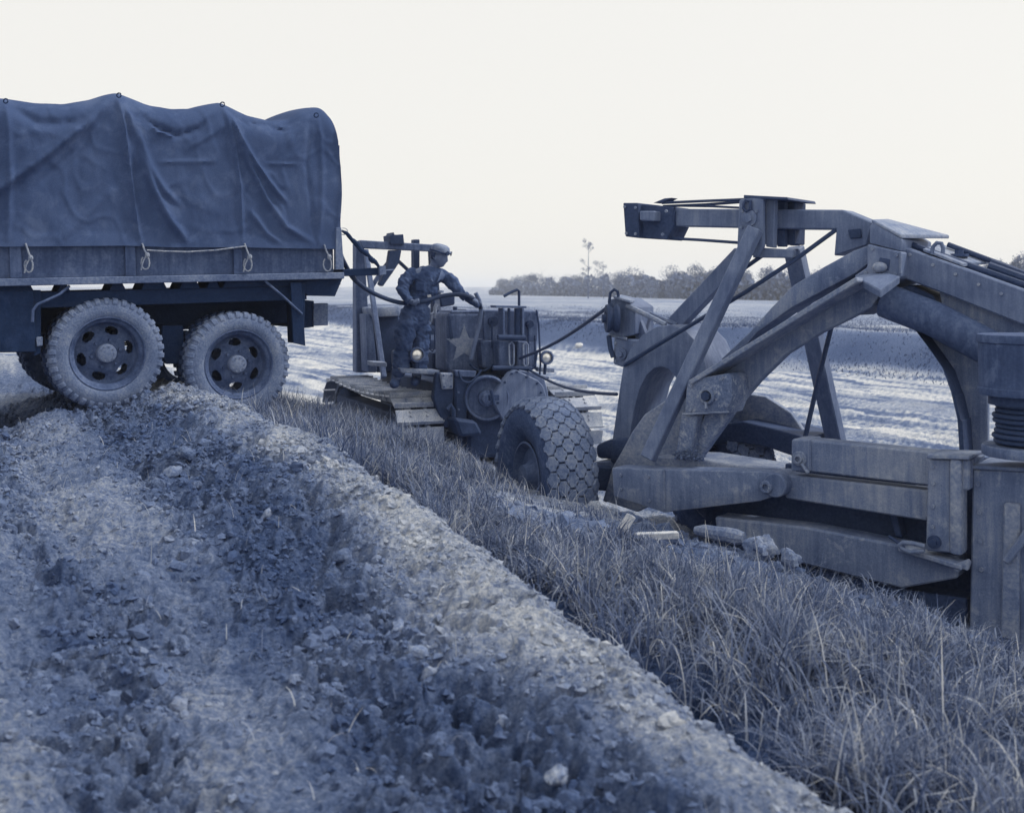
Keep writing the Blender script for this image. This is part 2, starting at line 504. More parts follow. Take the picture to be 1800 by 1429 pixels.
def albedo(X, Y):
    s, c = to_sc(X, Y)
    dist = np.hypot(X, Y)
    loose = loose_mask(s, c)
    # earth and turf albedo by zone; crest light and sward shade painted in
    patch = 0.5 * fbm(X * 0.9, Y * 0.9, 4, 71) + 0.5 * fbm(s * 0.5, c * 3.4, 4, 70)
    damp = sstep(0.45, 0.68, fbm(X * 4.3, Y * 4.3, 4, 72))
    L = 0.205 + 0.30 * (patch - 0.5)
    L = L * (1 - loose) + (0.152 + 0.16 * (patch - 0.5)) * loose
    L = L * (1 - 0.25 * damp)
    crest = np.exp(-((c - 0.02) / 0.22) ** 2)
    L = L + crest * (0.05 + 0.16 * fbm(X * 3, Y * 3, 3, 68))  # brightness of the sunlit ridge top put into the albedo
    L = L + 0.14 * sstep(-1.5, -2.2, c) * sstep(5, 3.5, Y)
    gr = sstep(0.25, 0.45, c) * (1 - sstep(2.9, 3.3, c)) * (1 - sstep(10.5, 13, s))
    L = L * (1 - gr) + gr * (0.055 + 0.16 * sstep(0.52, 0.62, fbm(s * 0.8, c * 1.2, 3, 73)))  # ground under the grass darkened to stand for shade between blades
    bare = np.exp(-(((s - 3.95) / .95) ** 2 + ((c - 1.35) / .60) ** 2) * 1.3)
    L = L + gr * (0.17 * bare + 0.11 * sstep(1.7, 2.4, c)) * (0.6 + 0.8 * fbm(X * 5, Y * 5, 3, 67))
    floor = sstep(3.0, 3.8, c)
    streak = fbm(s * 0.10, c * 0.9, 4, 74, 0.6)
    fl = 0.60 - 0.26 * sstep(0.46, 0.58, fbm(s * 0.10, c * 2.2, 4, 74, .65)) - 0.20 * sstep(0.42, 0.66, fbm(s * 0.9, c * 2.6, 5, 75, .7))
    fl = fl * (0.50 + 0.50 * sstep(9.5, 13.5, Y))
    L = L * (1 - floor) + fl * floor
    farleft = sstep(11, 15, s) * (c <= 2.9)
    L = L * (1 - farleft) + (0.48 - 0.34 * sstep(0.42, 0.62, fbm(X * 0.25, Y * 0.9, 4, 76))) * farleft
    heap = np.exp(-(((X + 6.6) / 2.6) ** 2 + ((Y - 14.2) / 2.8) ** 2) * .7)
    L = L * (1 - heap) + heap * (0.16 + 0.22 * sstep(.4, .65, fbm(s * .7, c * 3.0, 4, 66)))
    bc = c + (fbm(s * 0.12, s * 0 + 2, 3, 21) - 0.5) * 4
    bank = sstep(16.8, 17.8, bc) * (1 - sstep(19.3, 22.0, bc))
    fld = sstep(19.3, 21.5, bc)
    bn = fbm(X * 0.5, Y * 0.5, 4, 77)
    L = L * (1 - bank) + bank * (0.07 + 0.10 * bn)
    L = L * (1 - fld) + fld * (0.31 + 0.22 * (fbm(X * 0.10, Y * 0.06, 4, 78) - 0.5) + 0.16 * (fbm(X * 0.7, Y * 0.3, 3, 79) - 0.5))
    plain = sstep(45, 70, Y) * (c < 15)
    L = L * (1 - plain) + plain * (0.18 + 0.12 * (fbm(X * 0.03, Y * 0.02, 4, 80) - 0.5))
    return np.clip(L, 0.03, 0.8)

def build_ground():
    ys = np.concatenate([np.linspace(506.8, 520, 20), np.linspace(521, 660, 150)[0:], np.linspace(661, 1560, 560)])[::-1]
    d = 1.5 * F / (ys - HORIZON)
    d = np.concatenate([[-1.2, 0, 0.8, 1.5, 2.0, 2.4], d, [2400.0]])
    k = np.concatenate([[-7, -4, -2.5, -1.6, -1.1, -0.85, -0.7], np.linspace(-0.58, 0.58, 860), [0.7, 0.85, 1.1, 1.6, 2.5, 4, 7]])
    AP = 1.6
    kk, dd = np.meshgrid(k, d)
    scale = (dd + AP) * (1 - 0.5 * np.exp(-np.maximum(dd, 0) / 3.0))
    X = kk * 0.80 * scale; Y = dd
    far = sstep(12, 40, dd)
    X = X * (1 + far * 0.1)
    Z = ground(X, Y)
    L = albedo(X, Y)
    ny, nx = X.shape
    co = np.stack([X, Y, Z], -1).reshape(-1, 3).astype(np.float32)
    idx = np.arange(ny * nx).reshape(ny, nx)
    q = np.stack([idx[:-1, :-1], idx[:-1, 1:], idx[1:, 1:], idx[1:, :-1]], -1).reshape(-1, 4).astype(np.int32)
    me = bpy.data.meshes.new('ground')
    me.vertices.add(len(co)); me.vertices.foreach_set('co', co.ravel())
    me.loops.add(q.size); me.loops.foreach_set('vertex_index', q.ravel())
    me.polygons.add(len(q))
    me.polygons.foreach_set('loop_start', np.arange(0, q.size, 4, dtype=np.int32))
    me.polygons.foreach_set('loop_total', np.full(len(q), 4, dtype=np.int32))
    me.polygons.foreach_set('use_smooth', np.ones(len(q), dtype=bool))
    me.update(calc_edges=True)
    at = me.attributes.new('albedo', 'FLOAT', 'POINT')
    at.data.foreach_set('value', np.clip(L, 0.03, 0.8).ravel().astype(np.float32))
    t = NT('earth')
    a = t.n('ShaderNodeAttribute'); a.attribute_name = 'albedo'
    geo = t.n('ShaderNodeNewGeometry'); pos = geo.outputs['Position']
    n1 = t.rng(t.noise(pos, 32, 6, 0.75), 0.34, 0.66, 0.5, 1.45)
    n2 = t.rng(t.noise(pos, 95, 4, 0.7), 0.3, 0.7, 0.72, 1.3)
    Lv = t.math('MULTIPLY', t.math('MULTIPLY', a.outputs['Fac'], n1), n2)
    b = t.n('ShaderNodeBsdfPrincipled')
    t.l(t.duo(Lv), b.inputs['Base Color'])
    b.inputs['Roughness'].default_value = 1.0
    b.inputs['Specular IOR Level'].default_value = 0.05
    bp = t.n('ShaderNodeBump'); bp.inputs['Strength'].default_value = 0.9; bp.inputs['Distance'].default_value = 0.02
    t.l(t.noise(pos, 75, 7, 0.72), bp.inputs['Height']); t.l(bp.outputs[0], b.inputs['Normal'])
    t.l(b.outputs[0], t.out.inputs[0])
    me.materials.append(t.m)
    o = bpy.data.objects.new('ground', me)
    COL.objects.link(o)
    tag(o, kind='structure')
    return o
build_ground()

# haze: thin pale air over the whole plain
def build_haze():
    mb = MB()
    mb.prism([(-17500, -40, -4), (17500, -40, -4), (17500, 2600, -4), (-17500, 2600, -4)], (0, 0, 14.5))
    t = NT('haze_air')
    v = t.n('ShaderNodeVolumePrincipled')
    v.inputs['Color'].default_value = (0.92, 0.95, 1.0, 1)
    v.inputs['Density'].default_value = 0.0008
    v.inputs['Anisotropy'].default_value = 0.2
    t.l(v.outputs[0], t.out.inputs['Volume'])
    o = mb.build('haze', t.m, None, smooth=False)
    tag(o, kind='stuff')
# ------------------------------------------------------------------ cargo truck
_al = R(1.4)
_to = P(190, 622, 9.55)
TF0 = Frame(_to, (math.cos(R(30)) * math.cos(_al), math.sin(R(30)) * math.cos(_al), math.sin(_al)), (-math.sin(R(30)), math.cos(R(30)), 0), (0, 0, 1))
TF0.z = TF0.x.cross(TF0.y).normalized()
TZ0 = -0.47   # ground below the wheel centre
TF = TF0      # origin at the front bogie wheel's outer face
truck = thing('cargo_truck', 'canvas covered army cargo truck with double rear wheels straddling the soil ridge', 'truck', TF)
WID = 2.2
M = MATS

def tz(px, py, v=0.0): return TF.unl(px, py, v)

def build_tarp():
    top_px = [(-260, 184), (-190, 186), (-110, 192), (-40, 183), (-8, 172), (8, 173), (60, 181), (110, 183), (160, 175), (188, 166), (204, 163), (222, 170), (258, 185), (300, 192),
              (338, 191), (364, 184), (385, 180), (402, 188), (432, 203), (470, 212), (502, 211), (524, 196), (545, 188.5), (562, 189), (576, 195)]
    tl = [TF.unl(a, b, 0.25) for a, b in top_px]
    ax = np.array([p.x for p in tl]); aw = np.array([p.z for p in tl])
    a0 = -1.55
    a1 = TF.unl(593, 430, 0.0).x
    wb_px = [(-200, 427), (10, 434), (222, 432), (300, 435), (425, 435), (520, 437), (592, 438)]
    bl = [TF.unl(a, b, 0.0) for a, b in wb_px]
    bx = np.array([p.x for p in bl]); bw = np.array([p.z for p in bl])
    na, npf = 300, 110
    A = np.linspace(a0, a1, na)
    top = np.interp(A, ax, aw)
    kern = np.hanning(9); kern /= kern.sum()
    top = np.convolve(np.pad(top, 4, mode='edge'), kern, 'valid')
    bot = np.interp(A, bx, bw)
    endround = np.clip((A - (a1 - 0.10)) / 0.10, 0, 1) ** 2.2
    top = top - 0.05 * endround
    verts = np.zeros((na, npf, 3))
    Rr = 0.26
    folds = [  # polyline in photo pixels, height of the fold, width
        ([(209, 168), (221, 230), (233, 320), (243, 400), (250, 436)], .022, .022),
        ([(214, 172), (238, 225), (264, 292), (290, 335), (318, 360)], .030, .035),
        ([(250, 270), (272, 335), (300, 388), (336, 432)], .042, .045),
        ([(232, 205), (250, 260), (272, 320)], -.016, .025),
        ([(396, 186), (415, 258), (424, 330), (428, 436)], .020, .022),
        ([(401, 190), (424, 240), (452, 290), (490, 340), (506, 356)], .034, .03),
        ([(416, 230), (440, 290), (470, 350), (505, 400), (556, 430)], .026, .035),
        ([(440, 370), (470, 410), (498, 430)], .020, .03),
        ([(196, 172), (150, 216), (80, 272), (0, 330), (-60, 380)], .046, .055),
        ([(200, 190), (140, 262), (60, 332)], -.022, .05),
        ([(222, 182), (262, 215), (312, 238), (352, 226), (384, 200)], -.030, .035),
        ([(220, 178), (280, 232), (316, 242)], .022, .02),
        ([(404, 192), (440, 214), (500, 224), (545, 205)], -.034, .035),
        ([(410, 196), (452, 219), (512, 222), (556, 202)], .026, .018),
        ([(330, 262), (380, 232), (398, 215)], .012, .03),
        ([(548, 210), (540, 290), (548, 360), (556, 436)], -.010, .03),
        ([(561, 200), (564, 300), (561, 436)], .012, .025),
        ([(588, 205), (593, 300), (589, 436)], .016, .022),
        ([(280, 285), (330, 284), (382, 284)], .010, .018),
        ([(470, 287), (530, 289)], .009, .015),
        ([(12, 172), (18, 300), (14, 434)], .022, .03),
        ([(20, 185), (70, 215), (140, 215), (190, 185)], -.030, .05),
        ([(100, 430), (150, 380), (200, 330)], .012, .05),
    ]
    fl = []
    for pts, am, wd in folds:
        q = [TF.unl(a, b, 0.0) for a, b in pts]
        fl.append((np.array([[p.x, p.z] for p in q]), am * 1.45, wd * .78))
    def disp(a, w):
        dv = np.zeros_like(a)
        for q, am, wd in fl:
            best = np.full(a.shape, 1e9); tpar = np.zeros_like(a)
            L = len(q) - 1
            for i in range(L):
                p0, p1 = q[i], q[i + 1]
                dx, dz = p1 - p0
                t = np.clip(((a - p0[0]) * dx + (w - p0[1]) * dz) / (dx * dx + dz * dz), 0, 1)
                ds = np.hypot(a - p0[0] - t * dx, w - p0[1] - t * dz)
                m = ds < best
                best = np.where(m, ds, best); tpar = np.where(m, (i + t) / L, tpar)
            taper = np.clip(np.minimum(tpar * 5 + 0.25, (1 - tpar) * 4 + 0.15), 0, 1)
            dv -= am * taper * np.exp(-(best / wd) ** 2)
        return dv
    for i in range(na):
        a = A[i]; T = top[i]; B = bot[i]
        side = np.linspace(B, T - Rr, 62)
        v = np.full_like(side, 0.03)
        ph = np.linspace(0, math.pi / 2, 16)[1:]
        cv = 0.03 + Rr * (1 - np.cos(ph)); cw = T - Rr + Rr * np.sin(ph)
        half = np.linspace(0.03 + Rr, WID / 2, 10)[1:]
        hw = T + 0.05 * np.sin((half - Rr) / (WID / 2 - Rr) * math.pi / 2)
        pv = np.concatenate([v, cv, half]); pw = np.concatenate([side, cw, hw])
        far = np.linspace(WID - 0.03 - Rr, WID / 2, 8)[:-1][::-1]
        fw = T + 0.05 * np.sin((WID - far - Rr) / (WID / 2 - Rr) * math.pi / 2)
        fcv = WID - (0.03 + Rr * (1 - np.cos(ph[::-1][::2]))); fcw = T - Rr + Rr * np.sin(ph[::-1][::2])
        fsv = np.full(8, WID - 0.03); fsw = np.linspace(T - Rr, B, 8)
        pv = np.concatenate([pv, far, fcv, fsv]); pw = np.concatenate([pw, fw, fcw, fsw])
        if i == 0: V = np.zeros((na, len(pv))); W = np.zeros((na, len(pv)))
        V[i] = pv; W[i] = pw
    AA = np.repeat(A[:, None], V.shape[1], 1)
    near = V < 0.45
    d = disp(AA, W) * near
    belly = (fbm(AA * 2.0, W * 1.6, 3, 91) - 0.5) * 0.05 + (fbm(AA * 9, W * 5, 3, 92) - 0.5) * 0.016 - 0.008 * np.clip(1 - np.abs(fbm(AA * 4 + W * 2, W * 3 - AA * 1.5, 2, 93) - 0.5) * 9, 0, 1)
    hem = np.clip((W - bot[:, None]) / 0.12, 0, 1); V = V - np.where(near, .02 * (1 - hem), 0)
    V2 = V + np.where(near, d + belly, 0) * (0.25 + 0.75 * hem)
    # rear edge bows round towards the tail
    AA = AA + 0.06 * np.sin(np.clip((W - bot[:, None]) / (top[:, None] - bot[:, None]), 0, 1) * math.pi) * np.clip((AA - (a1 - 0.25)) / 0.25, 0, 1)
    mb = MB()
    n2 = V.shape[1]
    mb.v = [TF.w(AA[i, j], V2[i, j], W[i, j]) for i in range(na) for j in range(n2)]
    mb.f = [(i * n2 + j, (i + 1) * n2 + j, (i + 1) * n2 + j + 1, i * n2 + j + 1) for i in range(na - 1) for j in range(n2 - 1)]
    # front and rear curtains
    mb.f.append(tuple(range(n2)))
    mb.f.append(tuple((na - 1) * n2 + j for j in range(n2 - 1, -1, -1)))
    o = mb.build('canvas_cover', M['canvas'], truck, angle=60)
    # lashing eyelets at the bow corners
    for px, py in ((10, 178), (209, 168), (391, 184), (556, 203)):
        e = MB().tube([TF.un(px + 4 * math.cos(t), py + 4 * math.sin(t), -0.01) for t in np.linspace(0, 6.0, 9)], 0.006, 5)
        e.build('grommet', M['truck_dark'], o)
    return a0, a1
TA0, TA1 = build_tarp()

def truck_bed():
    # side boards, stakes, rail
    wr_t = TF.unl(300, 484.5).z; wr_b = TF.unl(300, 497).z
    wb = TF.unl(300, 432).z + 0.02
    xe = TF.unl(604, 480).x
    mb = MB(); mb.lbox(TF, TA0, xe, -0.02, 0.06, wr_b, wr_t); mb.build('bottom_rail', M['wood_rail'], truck, bevel=.006)
    mb = MB(); mb.lbox(TF, TA0, xe - 0.07, 0.075, 0.10, wr_t, wb + .03); mb.build('side_board', M['truck_paint'], truck, bevel=.003)
    mb = MB(); mb.lbox(TF, TA0, xe - 0.07, WID - 0.06, WID - 0.03, wr_t, wb + .03); mb.build('side_board', M['truck_paint'], truck, bevel=.003)
    for x0, x1 in ((18, 39), (222, 240), (413, 428)):
        a, b = TF.unl(x0, 455).x, TF.unl(x1, 455).x
        mb = MB(); mb.lbox(TF, a, b, 0.035, 0.074, wr_t + .001, wb - .005); mb.build('stake', M['truck_paint'], truck, bevel=.004)
    # rear corner post
    mb = MB(); mb.prism([TF.un(590, 300, 0.04), TF.un(597, 255, 0.04), TF.un(599, 400, 0.04), TF.un(604, 474, 0.04), TF.un(590, 474, 0.04)], TF.y * 0.05)
    mb.build('corner_post', M['truck_paint'], truck, bevel=.004)
    mb = MB(); mb.px(TF, [(591, 400), (600, 400), (605, 474), (590, 474)], 0.0, 0.035); mb.build('corner_post', M['wood_rail'], truck, bevel=.004)
    # floor and cross sills; gaps of daylight stay between the sills
    gap_b = TF.unl(300, 508).z
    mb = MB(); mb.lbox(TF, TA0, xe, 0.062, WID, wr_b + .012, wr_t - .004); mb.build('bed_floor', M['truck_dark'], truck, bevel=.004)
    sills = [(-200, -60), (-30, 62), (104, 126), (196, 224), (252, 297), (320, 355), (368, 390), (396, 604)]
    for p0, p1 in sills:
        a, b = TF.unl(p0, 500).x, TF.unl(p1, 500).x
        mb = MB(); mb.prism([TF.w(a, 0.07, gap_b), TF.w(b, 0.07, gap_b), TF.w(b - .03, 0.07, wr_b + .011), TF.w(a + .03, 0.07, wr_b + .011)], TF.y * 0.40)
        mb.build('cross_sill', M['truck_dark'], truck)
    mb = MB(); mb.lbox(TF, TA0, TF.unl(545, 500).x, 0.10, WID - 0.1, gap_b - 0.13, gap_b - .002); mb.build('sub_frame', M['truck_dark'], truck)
    mb = MB(); mb.px(TF, [(505, 497), (603, 488), (589, 521), (543, 520)], 0.06, 2.0); mb.build('tail_sill', M['truck_dark'], truck, bevel=.004)
    # chassis
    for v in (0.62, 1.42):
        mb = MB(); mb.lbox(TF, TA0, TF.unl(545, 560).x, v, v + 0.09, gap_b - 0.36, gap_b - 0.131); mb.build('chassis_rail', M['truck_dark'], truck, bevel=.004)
    mb = MB(); mb.px(TF, [(530, 527), (552, 529), (552, 575), (532, 577)], 0.5, 1.2); mb.build('rear_crossmember', M['truck_dark'], truck, bevel=.004)
    mb = MB(); mb.px(TF, [(551, 534), (577, 533), (577, 572), (551, 573)], 0.48, 0.12); mb.build('bumperette', M['wood_rail'], truck, bevel=.006)
    # mudguards, struts, stowage box
    mb = MB(); mb.px(TF, [(511, 497), (530, 497), (537, 608), (516, 603)], 0.0, 0.03)
    mb.prism([TF.un(537, 500, 0.03), TF.un(530, 497, 0.03), TF.un(534, 606, 0.03)], TF.y * 0.45)
    mb.build('mud_flap', M['truck_dark'], truck, bevel=.003)
    mb = MB(); mb.tube([TF.un(466, 494, 0.02), TF.un(500, 523, -0.01), TF.un(531, 552, -0.01)], .012, 6); mb.build('strut', M['truck_paint'], truck)
    mb = MB(); mb.tube([TF.un(122, 503, 0.02), TF.un(104, 518, -0.02), TF.un(66, 535, -0.03), TF.un(58, 545, -0.03), TF.un(57, 566, -0.03)], .012, 6); mb.build('strut', M['truck_paint'], truck)
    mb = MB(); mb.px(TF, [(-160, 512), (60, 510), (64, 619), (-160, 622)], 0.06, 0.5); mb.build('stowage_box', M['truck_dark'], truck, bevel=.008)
    mb = MB(); mb.px(TF, [(64, 593), (75, 592), (75, 608), (65, 609)], 0.05, 0.03); mb.build('reflector', M['pale_stone'], truck, bevel=.004)
    mb = MB(); mb.px(TF, [(56, 510), (72, 510), (72, 622), (60, 626)], 0.08, 0.4); mb.build('mud_flap', M['truck_dark'], truck, bevel=.004)
    # ropes
    for px, top, knot in ((45, 428, 450), (250, 428, 445), (430, 428, 448), (570, 430, 448)):
        mb = MB()
        mb.tube([TF.un(px, top, .0), TF.un(px + 4, top + 12, -.02), TF.un(px + 8, knot + 2, -.025)], .008, 6)
        mb.ball(TF.un(px + 9, knot + 4, -.025), .022, .02, .026, 8, 6)
        pts = []
        for t in np.linspace(0, 1, 12):
            an = -1.5 + t * 5.6
            pts.append(TF.un(px + 6 + 8 * math.cos(an) * (0.8 + .2 * t), knot + 17 + 12 * math.sin(an), -.025 - .01 * math.sin(5 * t)))
        mb.tube(pts, .0075, 6)
        if px < 500:
            mb.tube([TF.un(px + 7, knot + 5, -.03), TF.un(px + 1, knot + 16, -.03), TF.un(px - 2, knot + 30, -.028)], .007, 6)
        mb.build('lashing_rope', M['rope'], truck)
    mb = MB()
    mb.tube([TF.un(a, b, -.008) for a, b in ((258, 440), (290, 442), (330, 443), (380, 440), (432, 433))], .008, 6)
    mb.build('lashing_rope', M['rope'], truck)
    # tailgate hanging level on its chains
    xt = TF.unl(676, 478).x
    mb = MB(); wz = TF.unl(640, 486).z
    mb.prism([TF.un(603, 474, 0.10), TF.un(668, 470.5, 0.10), TF.un(668, 484, 0.10), TF.un(603, 486, 0.10)], TF.y * 2.0)
    tg = mb.build('tailgate', M['truck_dark'], truck, bevel=.006)
    mb = MB(); mb.px(TF, [(667, 468), (678, 467), (679, 482), (668, 484)], 0.06, 0.06); mb.tube([TF.un(678, 475.5, .09), TF.un(692, 474.5, .09)], .009, 6)
    mb.build('tailgate_hinge', M['wood_rail'], tg)
    mb = MB()
    pts = [(601, 406), (610, 411), (618, 421), (627, 429), (634, 439), (641, 444), (649, 450), (653, 457), (660, 461), (667, 470)]
    rr = [.012, .020, .021, .03, .022, .026, .016, .028, .024, .012]
    P3 = [TF.un(a, b, 0.09) for a, b in pts]
    fine = []; fr = []
    for i in range(len(P3) - 1):
        for t in (0, .33, .66): fine.append(P3[i].lerp(P3[i + 1], t)); fr.append((rr[i] * (1 - t) + rr[i + 1] * t) * random.uniform(.85, 1.15))
    fine.append(P3[-1]); fr.append(rr[-1])
    mb.tube(fine, fr, 8); mb.build('tailgate_chain', M['truck_dark'], truck)
    mb = MB(); mb.tube([TF.un(604 + 7 * math.cos(t), 407 + 6 * math.sin(t), 0.09) for t in np.linspace(0, 2 * math.pi, 14)[:-1]], .005, 5, closed=True)
    mb.tube([TF.un(590, 403, .03), TF.un(601, 404, .05)], .012, 6); mb.build('chain_ring', M['bright_metal'], truck)
truck_bed()

def truck_wheel(px, py, vy, outer=True, dup=None):
    """dual pneumatic wheel, outer face on v = 0, lugs all round"""
    c = TF.un(px, py, 0.0) if outer else None
    return c

TR = 0.475
def tyre_profile():
    pr = []
    pts = [(.292, .030), (.300, .012), (.335, -.004), (.375, -.008), (.41, -.002), (.442, .010), (.458, .028), (.462, .06), (.463, .10), (.462, .14), (.458, .172), (.442, .190), (.41, .202), (.375, .208), (.335, .204), (.300, .188), (.292, .17)]
    return pts
_lug = None
def lug_mesh():
    # one shoulder lug: axial bar at radius ~.455, x = tangential, y = axial, z = radial
    mb = MB()
    pr = [(.000, .405), (-.006, .425), (-.001, .447), (.010, .466), (.030, .472), (.080, .473), (.084, .45), (.03, .44)]
    for sx in (0,):
        a = [Vector((-.021, y, r)) for y, r in pr]; 
    ext = Vector((.042, 0, 0))
    mb.prism(a, ext)
    return mb.mesh('tread_lug', None, bevel=.004)
def build_truck_wheels():
    lm = lug_mesh(); lm.materials.append(M['tyre_dusty'])
    nl = 38
    bog = [(190, 622), (421, 641)]
    for wi, (px, py) in enumerate(bog):
        c0 = TF.un(px, py, 0.03)
        for k, voff in enumerate((0.0, 0.245, 1.72, 1.965)):
            c = c0 + TF.y * voff
            mb = MB(); mb.lathe(c, TF.y, tyre_profile(), 72)
            w = mb.build('wheel', M['tyre_dusty' if k == 0 else 'tyre_shaded'], truck, angle=50)  # inner and far tyres coloured dark for the shade under the truck
            flip = (k in (1, 3))
            # lugs
            if k == 0:
                for side in (0, 1):
                    for j in range(nl):
                        an = 2 * math.pi * (j + 0.5 * side) / nl + random.uniform(-.006, .006)
                        rad = TF.z * math.cos(an) + TF.x * math.sin(an)
                        tan = TF.x * math.cos(an) - TF.z * math.sin(an)
                        if side == 0: m = basis(c, tan, TF.y, rad)
                        else: m = basis(c + TF.y * 0.2, -tan, -TF.y, rad)
                        place('tread_lug', lm, w, m)
            else:
                lb = MB()
                for side in (0, 1):
                    for j in range(nl):
                        an = 2 * math.pi * (j + 0.5 * side) / nl
                        rad = TF.z * math.cos(an) + TF.x * math.sin(an)
                        tan = TF.x * math.cos(an) - TF.z * math.sin(an)
                        y0 = .0 if side == 0 else .115
                        lb.obox(c + rad * .452 + TF.y * (y0 + .042), tan * .021, TF.y * .045, rad * .024)
                o = lb.build('tread_lugs', M['tyre_shaded'], w, smooth=False); o['kind'] = 'stuff'
            # rim with hand holes
            outer = k in (0, 2)
            sgn = 1 if k in (0,) else 1
            prof = [(.306, .020), (.314, .012), (.312, .004), (.303, .002), (.296, .010), (.290, .030), (.270, .040), (.262, .055), (.258, .085), (.255, .12)]
            nn = 180
            disc = [(.255, .12), (.250, .134), (.243, .14), (.235, .14), (.228, .139), (.220, .137), (.212, .135), (.204, .132), (.196, .129), (.188, .126), (.180, .122), (.172, .118), (.164, .114), (.156, .111), (.148, .108), (.140, .106), (.10, .102), (.06, .10), (1e-4, .10)]
            mb = MB(); mb.lathe(c, TF.y, prof, 96)
            mb.lathe(c, TF.y, [(.258, .14), (.27, .16), (.292, .17), (.3, .19)], 64)
            rim = mb.build('rim', M['rim_paint'], w, angle=40)
            if k in (0, 1):
                phase = 0.25 if wi == 0 else 0.55
                def skip(kk, i):
                    r = (disc[i][0] + disc[i + 1][0]) / 2
                    an = 2 * math.pi * (kk + .5) / nn + phase
                    u = (an / (2 * math.pi / 6)) % 1.0 - 0.5
                    return (u * 2 * math.pi / 6 * r / .057) ** 2 + ((r - .200) / .034) ** 2 < 1
                mb = MB(); mb.lathe(c, TF.y, disc, nn, skip=skip)
                mb.build('wheel_disc', M['rim_paint'], w, angle=50)
            if k == 0:
                mb = MB(); mb.lathe(c, TF.y, [(.082, .105), (.080, .05), (.074, .040), (.05, .034), (.02, .03), (1e-4, .03)], 32)
                for j in range(10):
                    an = 2 * math.pi * j / 10
                    q = c + (TF.x * math.cos(an) + TF.z * math.sin(an)) * .06 + TF.y * .036
                    mb.disc(q, -TF.y, .008, .008, 6)
                mb.build('hub', M['hub_dusty'], w, angle=40)
                for j in range(6):
                    an = 2 * math.pi * (j + .2) / 6
                    q = c + (TF.x * math.cos(an) + TF.z * math.sin(an)) * .118 + TF.y * .106
                    mb = MB(); mb.disc(q, -TF.y, .015, .03, 6); mb.build('lug_nut', M['rim_paint'], w)
        # axle and centre housing
        c = c0
        mb = MB(); mb.tube([c + TF.y * 0.15, c + TF.y * 2.0], .075, 14)
        mb.ball(c + TF.y * 1.05, .19, .19, .2, 14, 10)
        mb.build('axle', M['truck_dark'], truck)
    # spring pack and trunnion between the wheels
    for v in (0.42, 1.62):
        mb = MB()
        a, b = TF.unl(190, 622, 0.0), TF.unl(421, 641, 0.0)
        for i in range(7):
            f = 1 - i * .11
            z = a.z * .5 + b.z * .5 + 0.16 + i * 0.014
            xm = (a.x + b.x) / 2
            mb.prism([TF.w(xm - .6 * f, v, z - .03), TF.w(xm, v, z - .06), TF.w(xm + .6 * f, v, z - .03), TF.w(xm + .6 * f, v, z - .018), TF.w(xm, v, z - .048), TF.w(xm - .6 * f, v, z - .018)], TF.y * .08)
        mb.build('leaf_spring', M['truck_dark'], truck)
    mb = MB(); mb.px(TF, [(285, 572), (322, 572), (326, 622), (316, 640), (292, 640), (282, 622)], 0.3, 0.3); mb.build('trunnion', M['truck_dark'], truck, bevel=.01)
build_truck_wheels()

# cab block ahead of the cargo bed (outside the picture's left edge)
def truck_front():
    z0 = TF.unl(300, 508).z
    mb = MB(); mb.lbox(TF, TA0 - 1.55, TA0 - 0.12, 0.2, WID - 0.2, z0 - 0.35, z0 + 1.0); c = mb.build('cab', M['truck_paint'], truck, bevel=.05, segs=2)
    mb = MB(); mb.lbox(TF, TA0 - 2.9, TA0 - 1.56, 0.55, WID - 0.55, z0 - 0.35, z0 + 0.42); mb.build('bonnet', M['truck_paint'], truck, bevel=.06, segs=2)
    for v in (0.15, WID - 0.40):
        mb = MB(); mb.lathe(TF.w(TA0 - 2.2, v, -0.02), TF.y, tyre_profile(), 40); mb.lathe(TF.w(TA0 - 2.2, v, -0.02), TF.y, [(.3, .03), (.25, .05), (.1, .03), (1e-4, .03)], 32)
        mb.build('wheel', M['tyre_dusty'], truck)
truck_front()
# ------------------------------------------------------------------ crawler tractor
_h = Vector((-0.39, 0.92, 0)).normalized(); _r = Vector((0.92, 0.39, 0)).normalized()
KF = Frame((-0.08, 12.38, -0.55), _r, _h, (0, 0, 1))
tractor = thing('crawler_tractor', 'crawler tractor with white star on its tank and a cable winch at the rear', 'tractor', KF)

def shoe_mesh():
    # local: x across the track, y along travel, z outwards
    mb = MB()
    mb.prism([Vector(p) for p in ((-.255, -.098, 0), (.255, -.098, 0), (.255, .078, 0), (-.255, .078, 0))], Vector((0, 0, .016)))
    mb.prism([Vector(p) for p in ((-.255, -.097, .016), (-.255, -.080, .016), (-.255, -.084, .062), (-.255, -.093, .062))], Vector((.51, 0, 0)))
    for sx in (-.09, .09):
        for sy in (.0, .05):
            mb.lathe(Vector((sx, sy, .016)), Vector((0, 0, 1)), [(.016, 0), (.016, .012), (1e-4, .012)], 6)
        mb.prism([Vector(p) for p in ((sx - .02, -.09, -.07), (sx + .02, -.09, -.07), (sx + .02, .09, -.07), (sx - .02, .09, -.07))], Vector((0, 0, .069)))
    return mb.mesh('track_shoe', None, bevel=.003)

